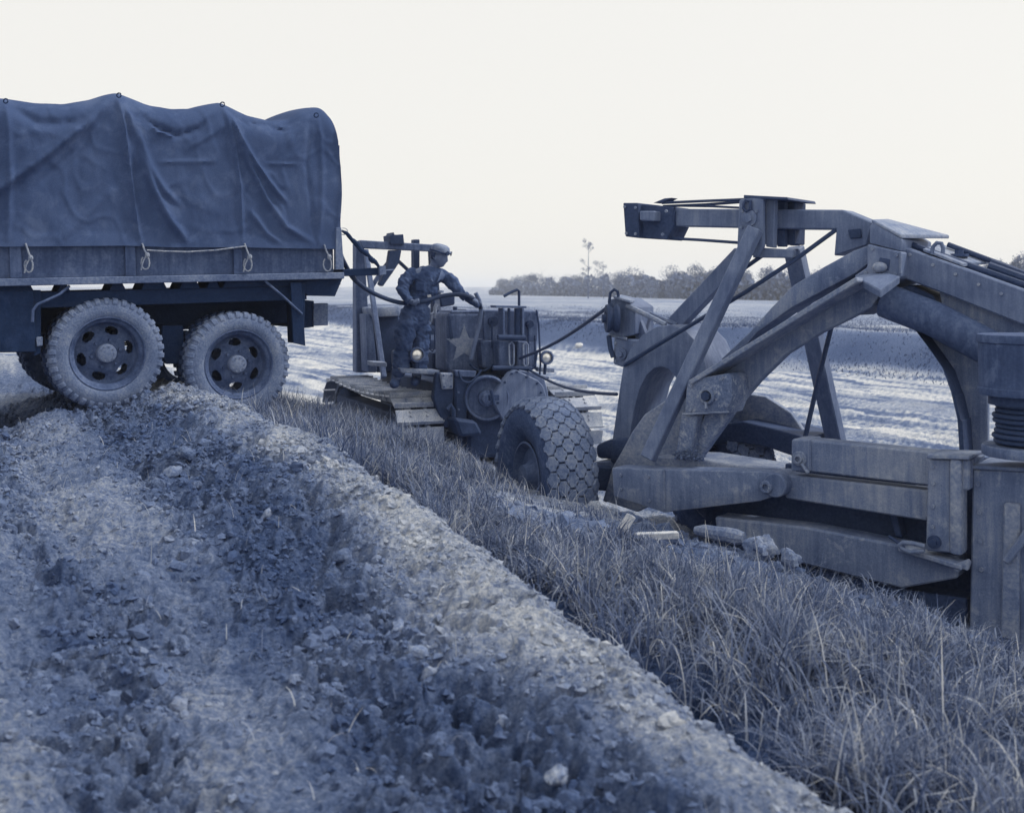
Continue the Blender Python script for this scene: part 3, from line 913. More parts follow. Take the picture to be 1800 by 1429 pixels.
def build_tracks():
    sm = shoe_mesh(); sm.materials.append(M['worn_steel'])
    r0 = 0.40; y0, y1 = 0.42, 2.95; zc = 0.46
    zc1 = 0.44
    path = []
    n = 400
    L1 = y1 - y0; arc = math.pi * r0
    tot = 2 * L1 + 2 * arc
    N = round(tot / 0.2)
    for side, xc in ((-1, -.95), (1, .95)):
        for k in range(N):
            s = (k + .35 * (side > 0)) * tot / N
            if s < L1:   # top run, forwards, slight sag
                t = s / L1
                y = y0 + s; z = zc + r0 - 0.045 * math.sin(math.pi * t); nrm = Vector((0, 0, 1)); tg = Vector((0, 1, 0))
            elif s < L1 + arc:
                a = (s - L1) / r0
                y = y1 + r0 * math.sin(a); z = zc1 + r0 * math.cos(a); nrm = Vector((0, math.sin(a), math.cos(a))); tg = Vector((0, math.cos(a), -math.sin(a)))
            elif s < 2 * L1 + arc:
                y = y1 - (s - L1 - arc); z = zc - r0; nrm = Vector((0, 0, -1)); tg = Vector((0, -1, 0))
            else:
                a = math.pi + (s - 2 * L1 - arc) / r0
                y = y0 + r0 * math.sin(a); z = zc + r0 * math.cos(a); nrm = Vector((0, math.sin(a), math.cos(a))); tg = Vector((0, math.cos(a), -math.sin(a)))
            o = KF.w(xc, y, z)
            wz = KF.y * nrm.y + KF.z * nrm.z; wy = KF.y * tg.y + KF.z * tg.z
            wx = wy.cross(wz)
            place('track_shoe', sm, tractor, basis(o, wx, wy, wz))
        # sprocket, idler, track frame, rollers
        for yy, zz in ((y0, zc), (y1, zc1)):
            mb = MB(); mb.lathe(KF.w(xc - .09, yy, zz), KF.x, [(1e-4, 0), (.30, 0), (.33, .03), (.33, .15), (.30, .18), (1e-4, .18)], 28)
            for j in range(12):
                an = 2 * math.pi * j / 12
                mb.obox(KF.w(xc, yy, zz) + (KF.y * math.cos(an) + KF.z * math.sin(an)) * .33, KF.x * .04, (KF.y * math.cos(an) + KF.z * math.sin(an)) * .03, (KF.z * math.cos(an) - KF.y * math.sin(an)) * .035)
            mb.build('track_wheel', M['tractor_dark'], tractor)
        mb = MB(); mb.lbox(KF, xc - .14, xc + .14, y0 - .05, y1 + .1, .20, .66); mb.build('track_frame', M['tractor_dark'], tractor, bevel=.02)
        for j in range(5):
            mb = MB(); mb.disc(KF.w(xc - .12, y0 + .45 + j * .42, .17), KF.x, .11, .24, 18, .01); mb.build('track_roller', M['tractor_dark'], tractor)
build_tracks()

def tq(pts, yv): return [KF.un(a, b, yv) for a, b in pts]
def smooth_t(pts, n=5):
    out = []
    for i in range(len(pts) - 1):
        p0 = pts[max(i - 1, 0)]; p1 = pts[i]; p2 = pts[i + 1]; p3 = pts[min(i + 2, len(pts) - 1)]
        for k in range(n):
            t = k / n
            out.append(0.5 * ((2 * p1) + (p2 - p0) * t + (2 * p0 - 5 * p1 + 4 * p2 - p3) * t * t + (3 * p1 - p0 - 3 * p2 + p3) * t ** 3))
    return out + [pts[-1]]
def tractor_body():
    T = lambda name, pts, yv, th, m='tractor_paint', bev=.008, segs=1: MB().px(KF, pts, yv, th).build(name, M[m], tractor, bevel=bev, segs=segs)
    # transmission case and belly
    mb = MB(); mb.lbox(KF, -.5, .5, .15, 3.1, .28, 1.0); mb.build('transmission_case', M['tractor_dark'], tractor, bevel=.05, segs=2)
    mb = MB(); mb.lbox(KF, -.42, .42, .02, .14, .2, .72); mb.build('drawbar_housing', M['tractor_dark'], tractor, bevel=.04)
    # rear fuel tank with rounded corner
    tl = KF.unl(787, 549, .35); tr = KF.unl(946, 548, .35); tb = KF.unl(800, 655, .35)
    mb = MB(); mb.lbox(KF, tl.x, tr.x, .35, .80, tb.z, tl.z)
    tank = mb.build('fuel_tank', M['tractor_paint'], tractor, bevel=.05, segs=3)
    mb = MB(); mb.lbox(KF, tl.x + .04, tr.x - .05, .36, .78, tl.z - .02, tl.z + .018); mb.build('tank_top', M['tractor_paint'], tractor, bevel=.012)
    mb = MB(); mb.px(KF, [(787, 556), (791, 556), (797, 595), (792, 597)], .338, .012); mb.build('tank_strap', M['tractor_dark'], tractor)
    mb = MB(); mb.tube(tq([(757, 578), (760, 577), (764, 582), (764, 612), (760, 618), (756, 614), (756, 584)], .40), .008, 6, closed=True); mb.build('grab_handle', M['tractor_dark'], tractor)
    mb = MB(); mb.disc(KF.un(812, 549, .55) - KF.z * .02, KF.z, .05, .05, 20, .008); mb.disc(KF.un(800, 547, .55), KF.z, .025, .05, 12, .004); mb.build('filler_neck', M['tractor_dark'], tractor)
    # white star on the tank's rear face
    cx, cy, Rr = 816, 606, 34
    pts = []
    for k in range(10):
        an = -math.pi / 2 + k * math.pi / 5
        rr = Rr if k % 2 == 0 else Rr * .42
        pts.append(KF.un(cx + rr * math.cos(an) * .98, cy + rr * math.sin(an), .349))
    mb = MB(); mb.prism(pts, -KF.y * .003); mb.build('star', M['star_white'], tank, smooth=False)
    # control-unit plate and pulley frame
    T('mounting_plate', [(849, 545), (947, 547), (945, 600), (852, 598)], .20, .05, bev=.008)
    for cx, cy, r in ((865, 565, 9), (929, 570, 7)):
        mb = MB(); mb.disc(KF.un(cx, cy, .21), -KF.y, r * .0062, .05, 18, .008); mb.disc(KF.un(cx, cy, .17), -KF.y, .016, .03, 8)
        mb.tube(tq([(cx, cy + 6), (cx, 612)], .17), .012, 6)
        mb.build('control_shaft', M['tractor_dark'], tractor)
    T('winch_housing', [(846, 598), (935, 600), (935, 650), (850, 648)], .18, .3, bev=.02)
    # two cheek frames and cap of the upper fairlead
    T('fairlead_cap', [(871, 537), (926, 538), (926, 542), (872, 541)], -.05, .16, bev=.004)
    for x0 in (884, 918):
        mb = MB(); pl = [(x0, 542), (x0 + 3.6, 542), (x0 + 3.6, 590), (x0, 590)]
        mb.px(KF, pl, -.06, .14); mb.build('fairlead_cheek', M['tractor_paint'], tractor, bevel=.006)
    for x0, x1 in ((892, 897), (904, 917)):
        a = KF.un((x0 + x1) / 2, 542, .0); b = KF.un((x0 + x1) / 2, 590, .0)
        mb = MB(); mb.tube([a, b], (x1 - x0) * .0031, 12); mb.build('guide_roller', M['tractor_dark'], tractor)
    mb = MB(); mb.tube(tq([(875, 593), (922, 594)], -.06), .03, 12); mb.build('guide_roller', M['tractor_dark'], tractor)
    T('pulley_block', [(878, 599), (901, 599), (901, 645), (878, 645)], -.02, .2, m='tractor_paint', bev=.012)
    T('pulley_block', [(910, 600), (926, 600), (927, 645), (910, 645)], -.02, .2, m='tractor_paint', bev=.012)
    for cx in (899, 924):
        mb = MB(); mb.tube(tq([(cx - 4, 606), (cx, 602), (cx + 4, 606), (cx + 4, 640), (cx, 645), (cx - 4, 640)], -.05), .012, 6, closed=True); mb.build('shackle', M['steel_dust'], tractor)
    mb = MB(); mb.tube(tq([(866, 647), (934, 648)], -.06), .028, 10); mb.build('cross_shaft', M['tractor_dark'], tractor)
    # winch drum on the left and bolted gear case
    c = KF.un(862, 700, -.12)
    mb = MB(); mb.lathe(c, -KF.x, [(1e-4, -.06), (.235, -.06), (.24, -.04), (.235, -.02), (.21, -.012), (.19, .0), (.17, .04), (.17, .20), (.245, .21), (.25, .23), (.245, .26), (.19, .265), (1e-4, .265)], 44)
    c2 = KF.un(851, 703, -.30)
    drum = MB(); ax = (-KF.y * .92 - KF.x * .38).normalized()
    drum.lathe(c + KF.y * .1, ax, [(1e-4, -.05), (.17, -.05), (.17, .02), (.238, .03), (.246, .05), (.243, .095), (.230, .108), (.212, .100), (.200, .045), (.13, .038), (.10, .05), (.085, .11), (.05, .125), (.045, .16), (1e-4, .165)], 48)
    drum.build('cable_drum', M['tractor_paint'], tractor, angle=35)
    db = MB(); db.lathe(c + KF.y * .1 - ax * .05, -ax, [(1e-4, 0), (.205, 0), (.205, .22), (.24, .23), (.24, .26), (1e-4, .26)], 44); db.build('drum_barrel', M['tractor_dark'], tractor, angle=35)
    T('gear_case', [(896, 655), (907, 650), (945, 668), (955, 678), (962, 700), (960, 736), (884, 738), (870, 712), (868, 692)], -.20, .09, m='steel_paint', bev=.01)
    T('gear_case', [(912, 650), (940, 655), (958, 668), (964, 690), (962, 738), (900, 738)], -.10, .2, m='steel_paint', bev=.01)
    for a, b in ((899, 657), (908, 654), (925, 663), (944, 674), (874, 700), (875, 708), (887, 672), (951, 690)):
        mb = MB(); mb.disc(KF.un(a, b, -.20), -KF.y, .013, .015, 6); mb.build('bolt', M['tractor_dark'], tractor)
    mb = MB(); mb.tube(tq([(863, 686), (866, 698), (868, 712)], -.36), .018, 8); mb.obox(KF.un(868, 699, -.34), KF.x * .05, KF.y * .03, KF.z * .03); mb.build('drum_brake', M['tractor_dark'], tractor)
    def kbolts(pts, yv, r=.011):
        for a, b in pts:
            mb = MB(); mb.disc(KF.un(a + random.uniform(-.4, .4), b + random.uniform(-.4, .4), yv), -KF.y, r, .014, 6); mb.build('bolt', M['tractor_paint'], tractor)
    kbolts([(853, 550), (853, 592), (943, 552), (941, 594), (875, 550), (932, 552)], .20)
    kbolts([(850, 603), (850, 640), (868, 604), (868, 642), (931, 605), (931, 642)], .18)
    kbolts([(779, 660), (793, 660), (780, 680), (792, 679), (806, 655), (832, 656), (806, 690), (822, 690), (806, 720)], -.005, .012)
    kbolts([(800, 553), (820, 553), (840, 553)], .345, .008)
    mb = MB(); mb.tube(smooth_t(tq([(826, 640), (834, 648), (848, 652), (858, 648), (866, 640)], .12)), .014, 6); mb.build('oil_pipe', M['tractor_dark'], tractor)
    mb = MB(); mb.tube(smooth_t(tq([(806, 652), (812, 668), (826, 672), (838, 662), (846, 650)], -.06)), .012, 6); mb.build('oil_pipe', M['tractor_dark'], tractor)
    mb = MB(); mb.tube(smooth_t(tq([(905, 648), (918, 654), (930, 650), (940, 640), (944, 620)], .10)), .012, 6); mb.build('oil_pipe', M['tractor_dark'], tractor)
    # lower brackets, fenders, hitch
    T('bracket', [(768, 655), (799, 655), (800, 690), (789, 752), (781, 752), (762, 700)], .05, .10, m='tractor_dark', bev=.01)
    T('fender_bracket', [(774, 655), (798, 656), (797, 684), (778, 685)], .0, .045, m='steel_dust', bev=.012)
    T('bracket', [(800, 652), (838, 652), (826, 700), (820, 745), (800, 740)], .0, .25, m='tractor_dark', bev=.02)
    T('bracket', [(800, 651), (838, 652), (836, 664), (802, 662)], -.03, .10, m='tractor_paint', bev=.008)
    T('hitch', [(798, 735), (838, 740), (850, 765), (810, 768)], -.2, .5, m='tractor_dark', bev=.03)
    mb = MB(); mb.tube(tq([(786, 720), (792, 712), (797, 722), (797, 742)], -.02), .03, 8); mb.build('hook', M['tractor_dark'], tractor)
    # fender plates over the tracks
    for x0, x1, zt in ((-.70, -.52, 0), (.52, .70, 0)):
        mb = MB(); mb.lbox(KF, x0, x1, .35, 1.9, 1.00, 1.03); mb.build('fender', M['tractor_paint'], tractor, bevel=.01)
    T('fender_edge', [(702, 647), (774, 651), (771, 659), (706, 656)], .12, .3, m='steel_dust', bev=.012, segs=2)
    T('tool_box', [(706, 618), (745, 620), (745, 648), (706, 646)], .35, .4, m='tractor_dark', bev=.02)
    # headlights looking back
    for cx, cy, r in ((733, 623.5, 12), (960.5, 628.5, 11.5)):
        d = KF.un(cx, cy, .12)
        rw = r * .0061
        mb = MB(); mb.lathe(d, KF.y, [(rw * .84, -.002), (rw * .90, -.030), (rw * 1.12, -.026), (rw * 1.12, .01), (rw * 1.0, .03), (rw * .7, .09), (1e-4, .11)], 24)
        hl = mb.build('headlight', M['tractor_paint'], tractor)
        mb = MB(); mb.lathe(d, -KF.y, [(rw * .86, .004), (rw * .7, .014), (rw * .4, .022), (1e-4, .026)], 24); mb.build('headlight_lens', M['lens_glass'], hl)
        mb = MB(); mb.tube([d - KF.z * rw + KF.y * .03, d - KF.z * (rw + .12) + KF.y * .05], .018, 8); mb.build('headlight_stem', M['tractor_dark'], hl)
    T('light_bracket', [(945, 645), (975, 648), (975, 655), (945, 653)], .25, .06, m='steel_dust', bev=.006)
    mb = MB(); mb.tube(tq([(943, 545), (947, 570), (950, 640), (948, 668)], .15), .012, 6); mb.build('control_rod', M['tractor_dark'], tractor)
    mb = MB(); mb.tube(tq([(940, 590), (941, 650)], .2), .01, 6); mb.build('control_rod', M['tractor_dark'], tractor)
    # levers and bent rod
    mb = MB(); mb.tube(tq([(836, 515), (842, 527), (846, 543), (844, 566), (836, 598), (828, 632)], .15), .024, 8); mb.build('brake_lever', M['steel_paint'], tractor)
    mb = MB(); mb.tube(tq([(886, 521), (896, 515), (909, 509.5), (912.5, 512), (912.5, 540)], .0), .016, 8); mb.build('bent_rod', M['tractor_dark'], tractor)
    # seat, dash, hood, radiator
    mb = MB(); mb.lbox(KF, -.55, .55, .85, 1.25, 1.0, 1.32); mb.build('seat', M['tractor_dark'], tractor, bevel=.06, segs=2)
    mb = MB(); mb.lbox(KF, -.34, .34, 1.75, 3.0, 1.0, 1.42); mb.build('engine_hood', M['tractor_dark'], tractor, bevel=.05, segs=2)
    mb = MB(); mb.lbox(KF, -.46, .46, 3.0, 3.22, .5, 1.55); mb.build('radiator', M['tractor_dark'], tractor, bevel=.03)
    # front guard visible at the left of the driver
    T('radiator_guard', [(657, 553), (702, 553), (702, 655), (662, 655)], 2.6, .5, m='tractor_dark', bev=.02)
    T('radiator_cap_plate', [(650, 541), (702, 538), (704, 556), (654, 558)], 2.5, .6, m='steel_dust', bev=.02, segs=2)
    T('side_column', [(642, 552), (655, 552), (664, 655), (646, 655)], 2.55, .3, m='tractor_paint', bev=.02, segs=2)
    mb = MB(); mb.tube(tq([(770, 512), (770, 545)], 1.3), .035, 10); mb.disc(KF.un(770, 515, 1.3), KF.z, .07, .03, 16, .006); mb.build('air_cleaner', M['steel_dust'], tractor)
    T('instrument_panel', [(772, 520), (800, 520), (800, 536), (776, 540)], 1.25, .2, m='tractor_dark', bev=.015)
    mb = MB(); mb.tube(tq([(764, 560), (765, 540), (768, 534)], .9), .022, 8); mb.tube(tq([(757, 566), (758, 553), (763, 550)], .7), .018, 8); mb.build('gear_lever', M['steel_dust'], tractor)
    T('step_plate', [(655, 636), (680, 637), (680, 645), (656, 644)], 1.2, .25, m='steel_dust', bev=.006)
    # lift frame of the dozer at the front
    yv = 2.9
    T('lift_post', [(626, 424), (640, 424), (654, 655), (626, 655)], yv, .18, m='tractor_paint', bev=.01)
    T('lift_beam', [(628, 423), (760, 431), (760, 443), (632, 437)], yv - .01, -.14, m='tractor_paint', bev=.01)
    T('lift_post', [(728, 421), (738, 421), (738, 560), (728, 560)], yv + .2, .14, m='tractor_dark', bev=.01)
    T('lift_post', [(757, 430), (767, 430), (780, 600), (765, 600)], yv + .1, .14, m='tractor_dark', bev=.01)
    T('sheave_block', [(685, 414), (690, 413), (692, 408), (694, 413), (709, 412), (711, 430), (687, 430)], yv - .2, .3, m='tractor_dark', bev=.006)
    T('sheave_arm', [(686, 440), (706, 440), (702, 462), (690, 480), (673, 504), (667, 500), (682, 466)], yv - .16, .12, m='tractor_dark', bev=.008)
    mb = MB(); mb.tube(tq([(684, 458), (672, 473)], yv), .02, 6); mb.tube(tq([(701, 460), (716, 474)], yv), .025, 6); mb.build('sheave_link', M['tractor_dark'], tractor)
    mb = MB(); mb.bar(KF.un(643, 440, yv - .3), KF.un(675, 664, yv - 1.2), .06, .06); mb.build('lift_brace', M['tractor_paint'], tractor, bevel=.006)
    mb = MB(); mb.bar(KF.un(668, 482, yv + .3), KF.un(643, 520, yv + .3), .07, .05); mb.build('lift_brace', M['tractor_paint'], tractor, bevel=.006)
tractor_body()
# ------------------------------------------------------------------ towed earth scraper
SF = Frame((1.86, 7.51, -0.55), (.795, -.607, 0), (.607, .795, 0), (0, 0, 1))
scraper = thing('earth_scraper', 'towed earthmoving scraper with cable tower and arched yoke beside the grass', 'scraper', SF)
def S(name, pts, yv, th, m='steel_paint', bev=.008, segs=1, parent=None):
    return MB().px(SF, pts, yv, th).build(name, M[m], parent or scraper, bevel=bev, segs=segs)
def sq(pts, yv): return [SF.un(a, b, yv) for a, b in pts]
def stube(name, pts, yv, r, m='steel_dark', n=8):
    return MB().tube(sq(pts, yv), r, n).build(name, M[m], scraper)
def spin(name, px, py, yv, r, t, m='steel_paint', n=24, bev=.006):
    c = SF.un(px, py, yv)
    mb = MB(); mb.disc(c + SF.y * .01, -SF.y, r, t, n); mb.disc(c, -SF.y, r * .55, t + .015, 6)
    return mb.build(name, M[m], scraper, bevel=0)
YC = 0.85

def scraper_upper():
    # beam from the front sheave over the tower to the hinge
    S('top_beam', [(1140, 367), (1345, 368), (1345, 401), (1140, 397)], .76, .18)
    S('top_beam', [(1347, 368), (1480, 369), (1533, 391), (1524, 431), (1466, 450), (1470, 403), (1347, 402)], .74, .22)
    S('sheave_guard', [(1095, 357), (1121, 357), (1124, 419), (1099, 416)], .66, .36, m='steel_dark', bev=.006)
    S('sheave_guard', [(1122, 358), (1184, 364), (1184, 397), (1172, 422), (1126, 418)], .72, .26, m='steel_dark')
    S('sheave_pin', [(1124, 371), (1150, 371), (1150, 389), (1124, 388)], .62, .12)
    S('catch_hook', [(1148, 357), (1168, 349), (1181, 348), (1164, 357)], .72, .1, m='steel_dark', bev=.003)
    S('mounting_lug', [(1490, 404), (1512, 402), (1514, 418), (1494, 420)], .725, .03, m='steel_dark', bev=.005)
    # tower head
    S('tower_plate', [(1299, 352), (1320, 346), (1341, 349), (1341, 433), (1330, 452), (1295, 441)], .52, .05)
    S('tower_plate', [(1346, 348), (1362, 349), (1360, 436), (1346, 434)], .62, .06, bev=.005)
    S('tower_plate', [(1366, 350), (1380, 351), (1379, 434), (1366, 434)], .78, .06, m='steel_dark', bev=.005)
    S('tower_plate', [(1388, 353), (1403, 354), (1401, 432), (1388, 432)], .94, .06, m='steel_dark', bev=.005)
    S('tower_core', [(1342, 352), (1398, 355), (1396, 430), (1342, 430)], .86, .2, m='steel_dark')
    S('tower_cap', [(1307, 343), (1384, 347), (1386, 352), (1307, 349)], .52, .5, m='steel_dark', bev=.004)
    S('tower_cross_plate', [(1329, 435), (1395, 439), (1393, 454), (1322, 453)], .58, .06)
    mb = MB(); mb.tube(sq([(1307, 360), (1311, 352), (1319, 354), (1319, 368), (1312, 372), (1307, 366)], .50), .012, 6, closed=True); mb.build('shackle', M['steel_dark'], scraper)
    spin('tower_pin', 1318, 384, .52, .06, .03)
    # legs
    mb = MB(); mb.bar(SF.un(1328, 402, .46), SF.un(1139, 806, .02), .10, .09, up=SF.y); mb.build('tower_leg', M['steel_paint'], scraper, bevel=.008)
    mb = MB(); mb.bar(SF.un(1306, 446, .9), SF.un(1186, 572, 1.0), .13, .10, up=SF.y); mb.build('tower_leg', M['steel_paint'], scraper, bevel=.008)
    mb = MB(); mb.bar(SF.un(1395, 436, 1.1), SF.un(1475, 800, 1.62), .11, .13, up=SF.x); mb.build('tower_leg', M['steel_paint'], scraper, bevel=.008)
    # spring beam running back over the bowl
    S('spring_beam', [(1583, 432), (1860, 531), (1860, 592), (1792, 569), (1650, 513), (1578, 486)], .50, .36, m='steel_paint', bev=.01)
    mb = MB(); mb.tube([SF.un(1592, 427, .62), SF.un(1650, 448, .62), SF.un(1860, 522, .62)], .022, 8); mb.build('top_cable', M['cable'], scraper)
    mb = MB(); mb.tube([SF.un(1666, 430, .78), SF.un(1860, 503, .78)], .018, 8); mb.build('top_cable', M['cable'], scraper)
    mb = MB(); mb.tube([SF.un(1742, 462, .72), SF.un(1860, 506, .72)], .03, 8); mb.build('top_cable', M['cable'], scraper)
    mb = MB(); mb.tube([SF.un(1738, 468, .66), SF.un(1860, 512, .66)], .03, 8); mb.build('top_cable', M['cable'], scraper)
    # cover plates on the beam
    a, b, c, d = SF.un(1622, 437, .56), SF.un(1694, 464, .56), SF.un(1742, 459, .84), SF.un(1652, 428, .84)
    mb = MB(); mb.prism([a, b, c, d], Vector((0, 0, -.02))); mb.build('cover_plate', M['steel_dust'], scraper, bevel=.004)
    mb = MB(); cc = SF.un(1686, 449, .70); mb.disc(cc - Vector((0, 0, .01)), Vector((0, 0, 1)), .06, .02, 18); mb.disc(cc, Vector((0, 0, 1)), .03, .035, 6); mb.build('cover_bolt', M['steel_dark'], scraper)
    stube('lifting_eye', [(1638, 447), (1640, 434), (1647, 427), (1655, 428), (1658, 437), (1657, 446)], .54, .014, 'steel_paint')
    # housing over the hinge
    S('hinge_housing', [(1528, 398), (1534, 391), (1586, 421), (1584, 442), (1528, 428)], .40, .62, m='steel_paint', bev=.01, segs=2)
    a, b, c, d = SF.un(1532, 392, .40), SF.un(1585, 420, .40), SF.un(1669, 420, .98), SF.un(1560, 391, 1.0)
    mb = MB(); mb.prism([a, b, c, d], Vector((0, 0, .025))); mb.build('housing_lid', M['steel_dust'], scraper, bevel=.006)
    S('hinge_body', [(1524, 429), (1583, 443), (1583, 488), (1546, 506), (1500, 486), (1524, 470)], .36, .55, m='steel_paint', bev=.01)
    S('hinge_hole_dark', [(1546, 453), (1564, 456), (1562, 476), (1544, 473)], .352, .02, m='steel_dark', bev=.003)  # dark plate on the face, standing for the shade of an open hole
    mb = MB(); mb.ball(SF.un(1546, 470, .33), .05, .05, .035, 14, 8); mb.build('hinge_pin', M['steel_dust'], scraper)
    # bracket shelf beneath it
    a, b, c, d = SF.un(1503, 486, .22), SF.un(1548, 511, .04), SF.un(1582, 485, .20), SF.un(1545, 476, .42)
    mb = MB(); mb.prism([a, b, c, d], Vector((0, 0, -.05))); mb.build('bracket_shelf', M['steel_paint'], scraper, bevel=.006)
    S('cross_member', [(1500, 500), (1560, 516), (1600, 500), (1640, 520), (1660, 560), (1600, 556), (1562, 540), (1536, 536), (1490, 556)], .55, .5, m='steel_dark', bev=.01)

def scraper_arm():
    # apron arm, a box rib with a proud flange
    S('arm_box', [(1266, 632), (1316, 585), (1357, 539), (1395, 501), (1450, 468), (1500, 441), (1527, 431), (1527, 463), (1503, 481), (1391, 541), (1330, 585), (1284, 640)], .42, .24, m='steel_dirty', bev=.014, segs=2)
    S('arm_web', [(1214, 672), (1505, 490), (1546, 520), (1530, 540), (1500, 556), (1440, 586), (1380, 623), (1331, 671), (1288, 722), (1245, 728), (1204, 720)], .36, .10, m='steel_dirty', bev=.008)
    p = SF.un(1210, 669, .08); q = SF.un(1504, 487, .08)
    dr = (q - p).normalized(); nn = Vector((dr.y * 0, 0, 0))
    upv = SF.y.cross(dr).normalized()
    if upv.z < 0: upv = -upv
    mb = MB(); mb.prism([p, q, q + SF.y * .30, p + SF.y * .30], -upv * .035); mb.build('arm_flange', M['steel_dust'], scraper, bevel=.006)
    S('arm_lug', [(1210, 667), (1280, 656), (1286, 664), (1287, 698), (1276, 728), (1203, 728), (1206, 683)], .10, .27, m='steel_mud', bev=.012, segs=2)
    c = SF.un(1244, 696, .10)
    mb = MB(); mb.lathe(c + SF.y * .01, -SF.y, [(.060, 0), (.060, .028), (.052, .036), (.040, .036), (.038, .012), (1e-4, .012)], 26); mb.tube([c - SF.y * .03 - SF.z * .04, c - SF.y * .045 - SF.z * .085 + SF.x * .012], .01, 6)
    pin = mb.build('arm_pin', M['steel_mud'], scraper, angle=40)
    mb = MB(); mb.disc(c, -SF.y, .034, .045, 6); mb.build('pin_nut', M['steel_dark'], pin)
    S('arm_post', [(1196, 728), (1226, 730), (1214, 806), (1186, 806)], .12, .12, m='steel_mud', bev=.01)
    S('arm_post', [(1238, 728), (1289, 721), (1228, 806), (1205, 806)], .20, .10, m='steel_mud', bev=.01)
    # clods of earth caught where the posts meet the arm
    mb = MB()
    for i in range(90):
        t = random.random()
        pp = SF.un(1190 + 50 * t + random.uniform(-8, 8), 806 - abs(random.gauss(0, 12)) + 3, .05 + random.uniform(0, .12))
        s = random.uniform(.005, .017); mb.ball(pp, s * random.uniform(.7, 1.5), s * random.uniform(.6, 1.2), s * .7, 5, 3)
    o = mb.build('caked_soil', M['clod'], scraper, smooth=False); o['kind'] = 'stuff'
    # apron side plate and shell
    S('apron_side', [(1205, 690), (1170, 704), (1134, 728), (1112, 758), (1095, 790), (1076, 823), (1060, 880), (1120, 900), (1216, 850), (1222, 735)], .34, .05, m='steel_dust', bev=.008)
    crv = [(1205, 690), (1170, 704), (1134, 728), (1112, 758), (1095, 790), (1076, 823), (1060, 880)]
    mb = MB(); pts = sq(crv, .39)
    for i in range(len(pts) - 1):
        mb.add([pts[i], pts[i + 1], pts[i + 1] + SF.y * 1.25, pts[i] + SF.y * 1.25], [(0, 1, 2, 3)])
    sh = mb.build('apron_shell', M['steel_dust'], scraper)
    md = sh.modifiers.new('thick', 'SOLIDIFY'); md.thickness = .03
    S('apron_side', [(1278, 742), (1294, 702), (1320, 694), (1345, 697), (1390, 726), (1420, 770), (1408, 774), (1350, 748), (1300, 742)], 1.45, .06, m='steel_dust', bev=.006)
    S('wheel_arch', [(1240, 790), (1252, 766), (1274, 746), (1305, 741), (1350, 751), (1420, 770), (1395, 802), (1342, 784), (1290, 776), (1262, 782)], 1.2, .5, m='steel_dark', bev=.008)

def scraper_yoke():
    S('gooseneck', [(1076, 770), (1086, 700), (1095, 641), (1108, 612), (1127, 590), (1153, 574), (1180, 571), (1203, 579), (1225, 602), (1240, 640), (1250, 690), (1196, 690), (1186, 662), (1176, 650), (1164, 645), (1150, 647), (1136, 660), (1124, 684), (1114, 722), (1104, 790), (1078, 806)], .62, .50, m='steel_paint', bev=.014, segs=2)
    S('mast_box', [(1070, 526), (1092, 524), (1116, 540), (1116, 588), (1092, 594), (1070, 588)], .70, .30, m='steel_paint')
    S('mast_box', [(1079, 594), (1122, 598), (1122, 642), (1096, 646), (1077, 640)], .66, .36, m='steel_paint', bev=.012)
    a, b, c, d = SF.un(1078, 520, .66), SF.un(1108, 529, .64), SF.un(1122, 525, .98), SF.un(1092, 518, 1.0)
    mb = MB(); mb.prism([a, b, c, d], Vector((0, 0, -.02))); mb.build('mast_cap', M['steel_dust'], scraper, bevel=.004)
    S('mast_web', [(1116, 545), (1124, 560), (1136, 590), (1116, 604)], .78, .05, m='steel_paint', bev=.004)
    a, b, c, d = SF.un(1068, 587, .66), SF.un(1102, 594, .64), SF.un(1106, 590, .9), SF.un(1074, 584, .9)
    mb = MB(); mb.prism([a, b, c, d], Vector((0, 0, -.02))); mb.build('mast_shelf', M['steel_dust'], scraper, bevel=.004)
    mb = MB(); c = SF.un(1076, 560, .60); ax = (SF.x * .75 + SF.y * .66).normalized()
    mb.lathe(c, ax, [(1e-4, -.05), (.11, -.05), (.115, -.03), (.09, 0), (.115, .03), (.11, .05), (1e-4, .05)], 30); mb.disc(c - ax * .05, -ax, .035, .03, 10); mb.build('mast_sheave', M['steel_dark'], scraper)
    stube('cable_guide', [(1073, 560), (1071, 530), (1073, 515), (1080, 509), (1086, 513), (1087, 522)], .66, .012)
    stube('cable_guide', [(1070, 590), (1073, 612), (1078, 628)], .64, .02)
    spin('mast_pin', 1093, 622, .66, .05, .03)
    stube('brace_rod', [(1102, 537), (1135, 553), (1170, 571)], .70, .022, 'steel_dust')
    stube('brace_rod', [(1117, 540), (1150, 555), (1190, 571)], .95, .022, 'steel_dust')
    # king-pin block and axle
    S('kingpin_block', [(1074, 772), (1112, 770), (1120, 810), (1070, 815)], .55, .5, m='steel_dark', bev=.03, segs=2)
    S('drawbar', [(1042, 812), (1072, 810), (1110, 815), (1110, 842), (1042, 842)], .60, .3, m='steel_paint', bev=.01)
    S('hitch_jaw', [(1046, 782), (1066, 774), (1078, 770), (1078, 808), (1048, 806)], .62, .25, m='steel_dark', bev=.03, segs=2)

